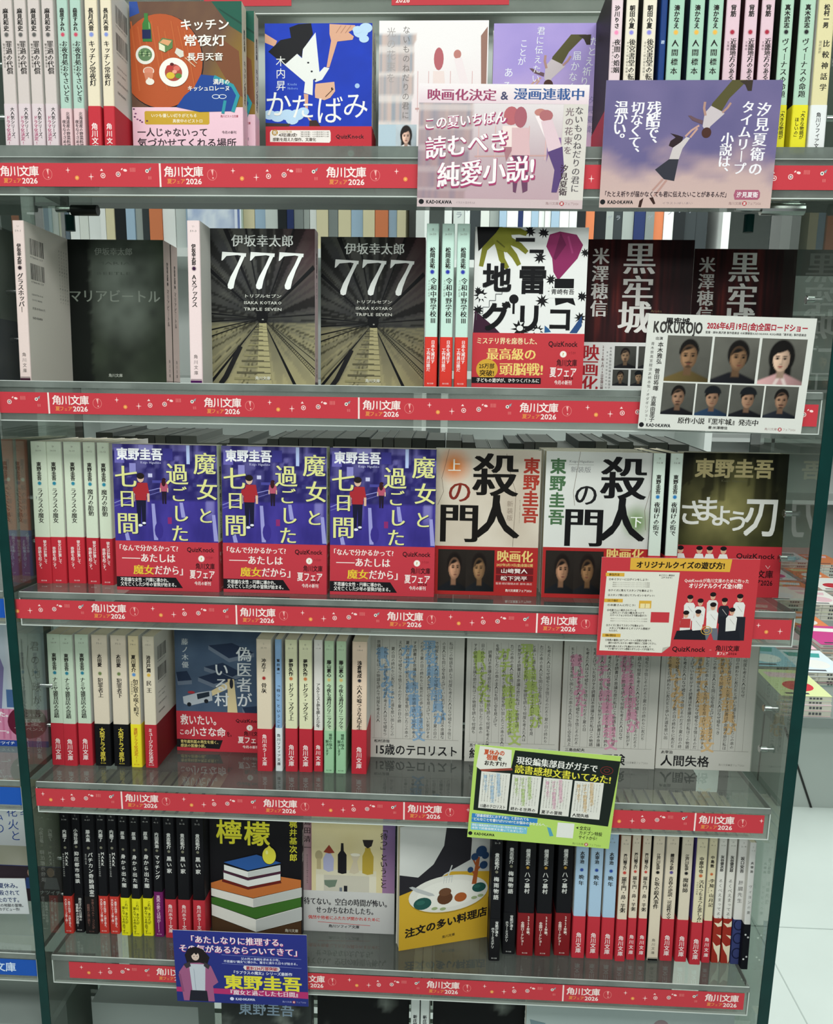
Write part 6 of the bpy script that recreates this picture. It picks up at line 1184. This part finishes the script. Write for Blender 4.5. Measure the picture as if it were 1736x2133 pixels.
# ------------------------------------------------------------------ next shelf down: its books show through and below the lowest shelf
def low(name, x, y, T, H, sp, label, front=None, W=105): return book(name, base_m(6, x, y), T, sp, label, 'paperbacks on the shelf below the lowest red strip', front, W=W, H=H)
k = A_(0, 0, 105, 148); c = L3('#141517', '#3c4240', '#8c948c')
k.grad(lambda u, v: mixc(mixc(c[0], c[1], fbm(u*6, v*6, 131)), c[2], np.clip(fbm(u*7, v*9, 133)-.55, 0, 1)*2.5), 26, 34); k.tx('東野圭吾', 20, 85, 30, 18, '#8fa4b8', 'b')
low('face_out_paperback', 180, 30, 18, 148, S('', base='#2a2c30', front='#141517', foot=0, ti='夜', fg='#ccc'), 'black flower-patterned cover at the bottom picture edge, left of centre', k)
k2 = A_(0, 0, 105, 148); k2.grad(lambda u, v: mixc(c[0]*.5, c[2], np.clip(fbm(u*4, v*5, 143)-.62, 0, 1)*3*(v < .35)), 20, 26); k2.tx('世界の中心で', 20, 90, 60, 12, '#8a8f90', 'b')
low('face_out_paperback', 292, 30, 18, 148, S('', base='#2a2c30', front='#141517', foot=0, ti='闇', fg='#ccc'), 'black cover with pale blossoms at the bottom picture edge under the dark blue card', k2)
low('face_out_paperback', 425, 34, 18, 148, S('', base='#1a1c20', front='#101113', foot=0, ti='影', fg='#ccc'), 'nearly black cover at the bottom picture edge, right of the white-labelled spines', k2)
k3 = A_(0, 0, 230, 330, 230, 150); c3 = L3('#a3b0ae', '#8f9e9e'); k3 = Art(230, 150, 0, 0, 230, 150); k3.grad(lambda u, v: mixc(c3[0], c3[1], fbm(u*3, v*3, 151)*.5), 8, 6)
for x in (70, 135, 190): k3.ell(x, 60, 26, 30, '#6c8288', 24); k3.ell(x, 62, 12, 14, '#a0adac', 18)
k3.line([(10, 30), (40, 44), (48, 90)], 7, '#6c8288'); k3.poly([(4, 20), (22, 24), (8, 38)], '#6c8288'); k3.ell(150, 22, 9, 9, '#8c7c80', 16)
low('large_book', 530, 20, 12, 150, S('', base='#9aa8a6', front='#a3b0ae', foot=0, ti='夏', fg='#6c8288'), 'large pale grey book with blue-grey loops under the right half of the lowest strip', k3, W=230)
for i, x in enumerate((400, 411)):
    sp = S('', base='#c9d0cc', au='新庄耕', ti='地面師たち', tl=44, fg='#2a2c30', foot=0, front='#17181c', footc='#222')
    book('paperback', TR(x, 22, plate(6, 22)) @ RX(-TILT) @ TR(0, 105, 0) @ RZ(-math.pi/2), 10, sp, ('left', 'right')[i]+' of two white-labelled spines below the middle of the lowest red strip', 'white-labelled spines below')
mb = MB(); mb.box(0, 0, 0, 170, 110, 118); tag(mb.build('grey_box', 'cabinet', None, TR(-175, 6, plate(6, 0)-8)), 'grey box at the lower left corner behind the glass', 'box')
mb = MB(); mb.box(0, 0, 0, 130, 60, 95); tag(mb.build('grey_box', 'cabinet', None, TR(14, 60, plate(6, 60))), 'grey box standing inside at the lower left of the lowest shelf', 'box')

# ------------------------------------------------------------------ shop floor at right: low table with magazine piles
def table(x0, y0, x1, y1, zt, label):
    t = empty('display_table', TR((x0+x1)/2, (y0+y1)/2, FLOORZ), label, 'table'); w_, d_ = (x1-x0)/2, (y1-y0)/2; h_ = zt-FLOORZ
    mb = MB(); mb.box(-w_, -d_, h_-30, w_, d_, h_); mb.build('table_top', 'cabinet', t)
    mb = MB(); mb.box(-w_+50, -d_+50, 0, w_-50, d_-50, h_-40); mb.build('table_body', 'panel', t)
    mb = MB(); mb.box(-w_+45, -d_+45, h_-40, w_-45, d_-45, h_-30); mb.build('shadow_gap', 'dark', t)
    for k in range(3): mb = MB(); mb.box(-w_+48, -d_+200+k*500, 0, -w_+50, -d_+206+k*500, h_-40); mb.build('panel_joint', 'dark', t)
    mb = MB(); mb.box(-3, -2, -150, 3, 0, 150); mb.build('panel_joint', 'dark', t, TR(-w_+105, -d_+49.5, h_-195) @ RY(math.radians(-22)))
table(1420, 1500, 2700, 3500, -780, 'grey display table with book piles beyond the right glass panel')
MC = ['#e9ecea', '#d8e4ea', '#e08a5c', '#c84a8c', '#4aa09c', '#e4e4e0', '#cfd8a0', '#e6c0c8', '#9cc8d8', '#ecebe4', '#c43a44', '#e9edef']
rr = random.Random(11)
def pile(x, y, z, n, i):
    for j in range(n):
        T = rr.uniform(9, 20) if j < n-1 else 14
        mb = MB(); cc = hx(rr.choice(MC)); mb.box(0, 0, 0, 150, 205, .8, cc); mb.box(0, 0, T-.8, 150, 205, T, cc); mb.box(0, 0, .8, 1, 205, T-.8, hx('#e6e6e2')); mb.box(1, 1, .8, 149, 204, T-.8, hx('#d9d6c8'))
        a = Art(150, 205, 0, 0, 150, 205); a.poly([(15, 20), (135, 30), (120, 70), (20, 60)], rr.choice(MC)); a.ell(80, 130, 45, 40, rr.choice(MC), 18); a.rect(20, 180, 90, 192, '#4a4c54'); a.onto(mb, (0, 0, T), (1, 0, 0), (0, 1, 0), (0, 0, 1))
        b_ = Art(150, T, 0, 0, 150, T); b_.rect(8, T*.4, 44, T*.6, '#9a9c9e'); b_.rect(54, 1, 55, T-1, '#8a8a8a'); [b_.rect(84+q_*10, T*.3, 91+q_*10, T*.7, '#5a5c60') for q_ in range(4)]; b_.onto(mb, (0, 0, 0), (1, 0, 0), (0, 0, 1), (0, -1, 0))
        tag(mb.build('piled_book', 'matte', None, TR(x+rr.uniform(-3, 3), y+rr.uniform(-3, 3), z)), '%s book, %s of the display table' % (NTH[min(n-1-j, 5)], i), 'book', 'piled books on the display table at right'); z += T+.15
RN = ['front', 'second', 'third', 'fourth', 'fifth', 'sixth', 'seventh', 'rearmost']; NTH = ['topmost', 'second from the top', 'third from the top', 'fourth from the top', 'fifth from the top', 'lowest']
for iy in range(8):
    y = 1512+iy*232; xc = 431+.455*(y+741); k = 0
    for ix in range(8):
        x = 1430+ix*162
        if abs(x+75-xc) < 175 and x+150 < 2690: k += 1; pile(x, y, -780+.1, rr.choice((3, 4, 5)), '%s pile, %s row' % (('left', 'middle', 'right', 'far right')[k-1], RN[iy]))
# tall white rack beyond
t = empty('display_rack', TR(2700, 4200, FLOORZ), 'white display rack far behind the table at right', 'rack')
for k in range(4): mb = MB(); mb.box(-900, 0, 500+k*380, 900, 300, 525+k*380); mb.build('rack_shelf', 'white', t)
mb = MB(); mb.box(-900, 300, 0, 900, 320, 1900); mb.build('rack_back', 'white', t)
for k in (-900, -300, 300, 880): mb = MB(); mb.box(k, 0, 0, k+20, 300, 1900); mb.build('rack_upright', 'chrome', t)

bpy.data.objects.remove(_to)
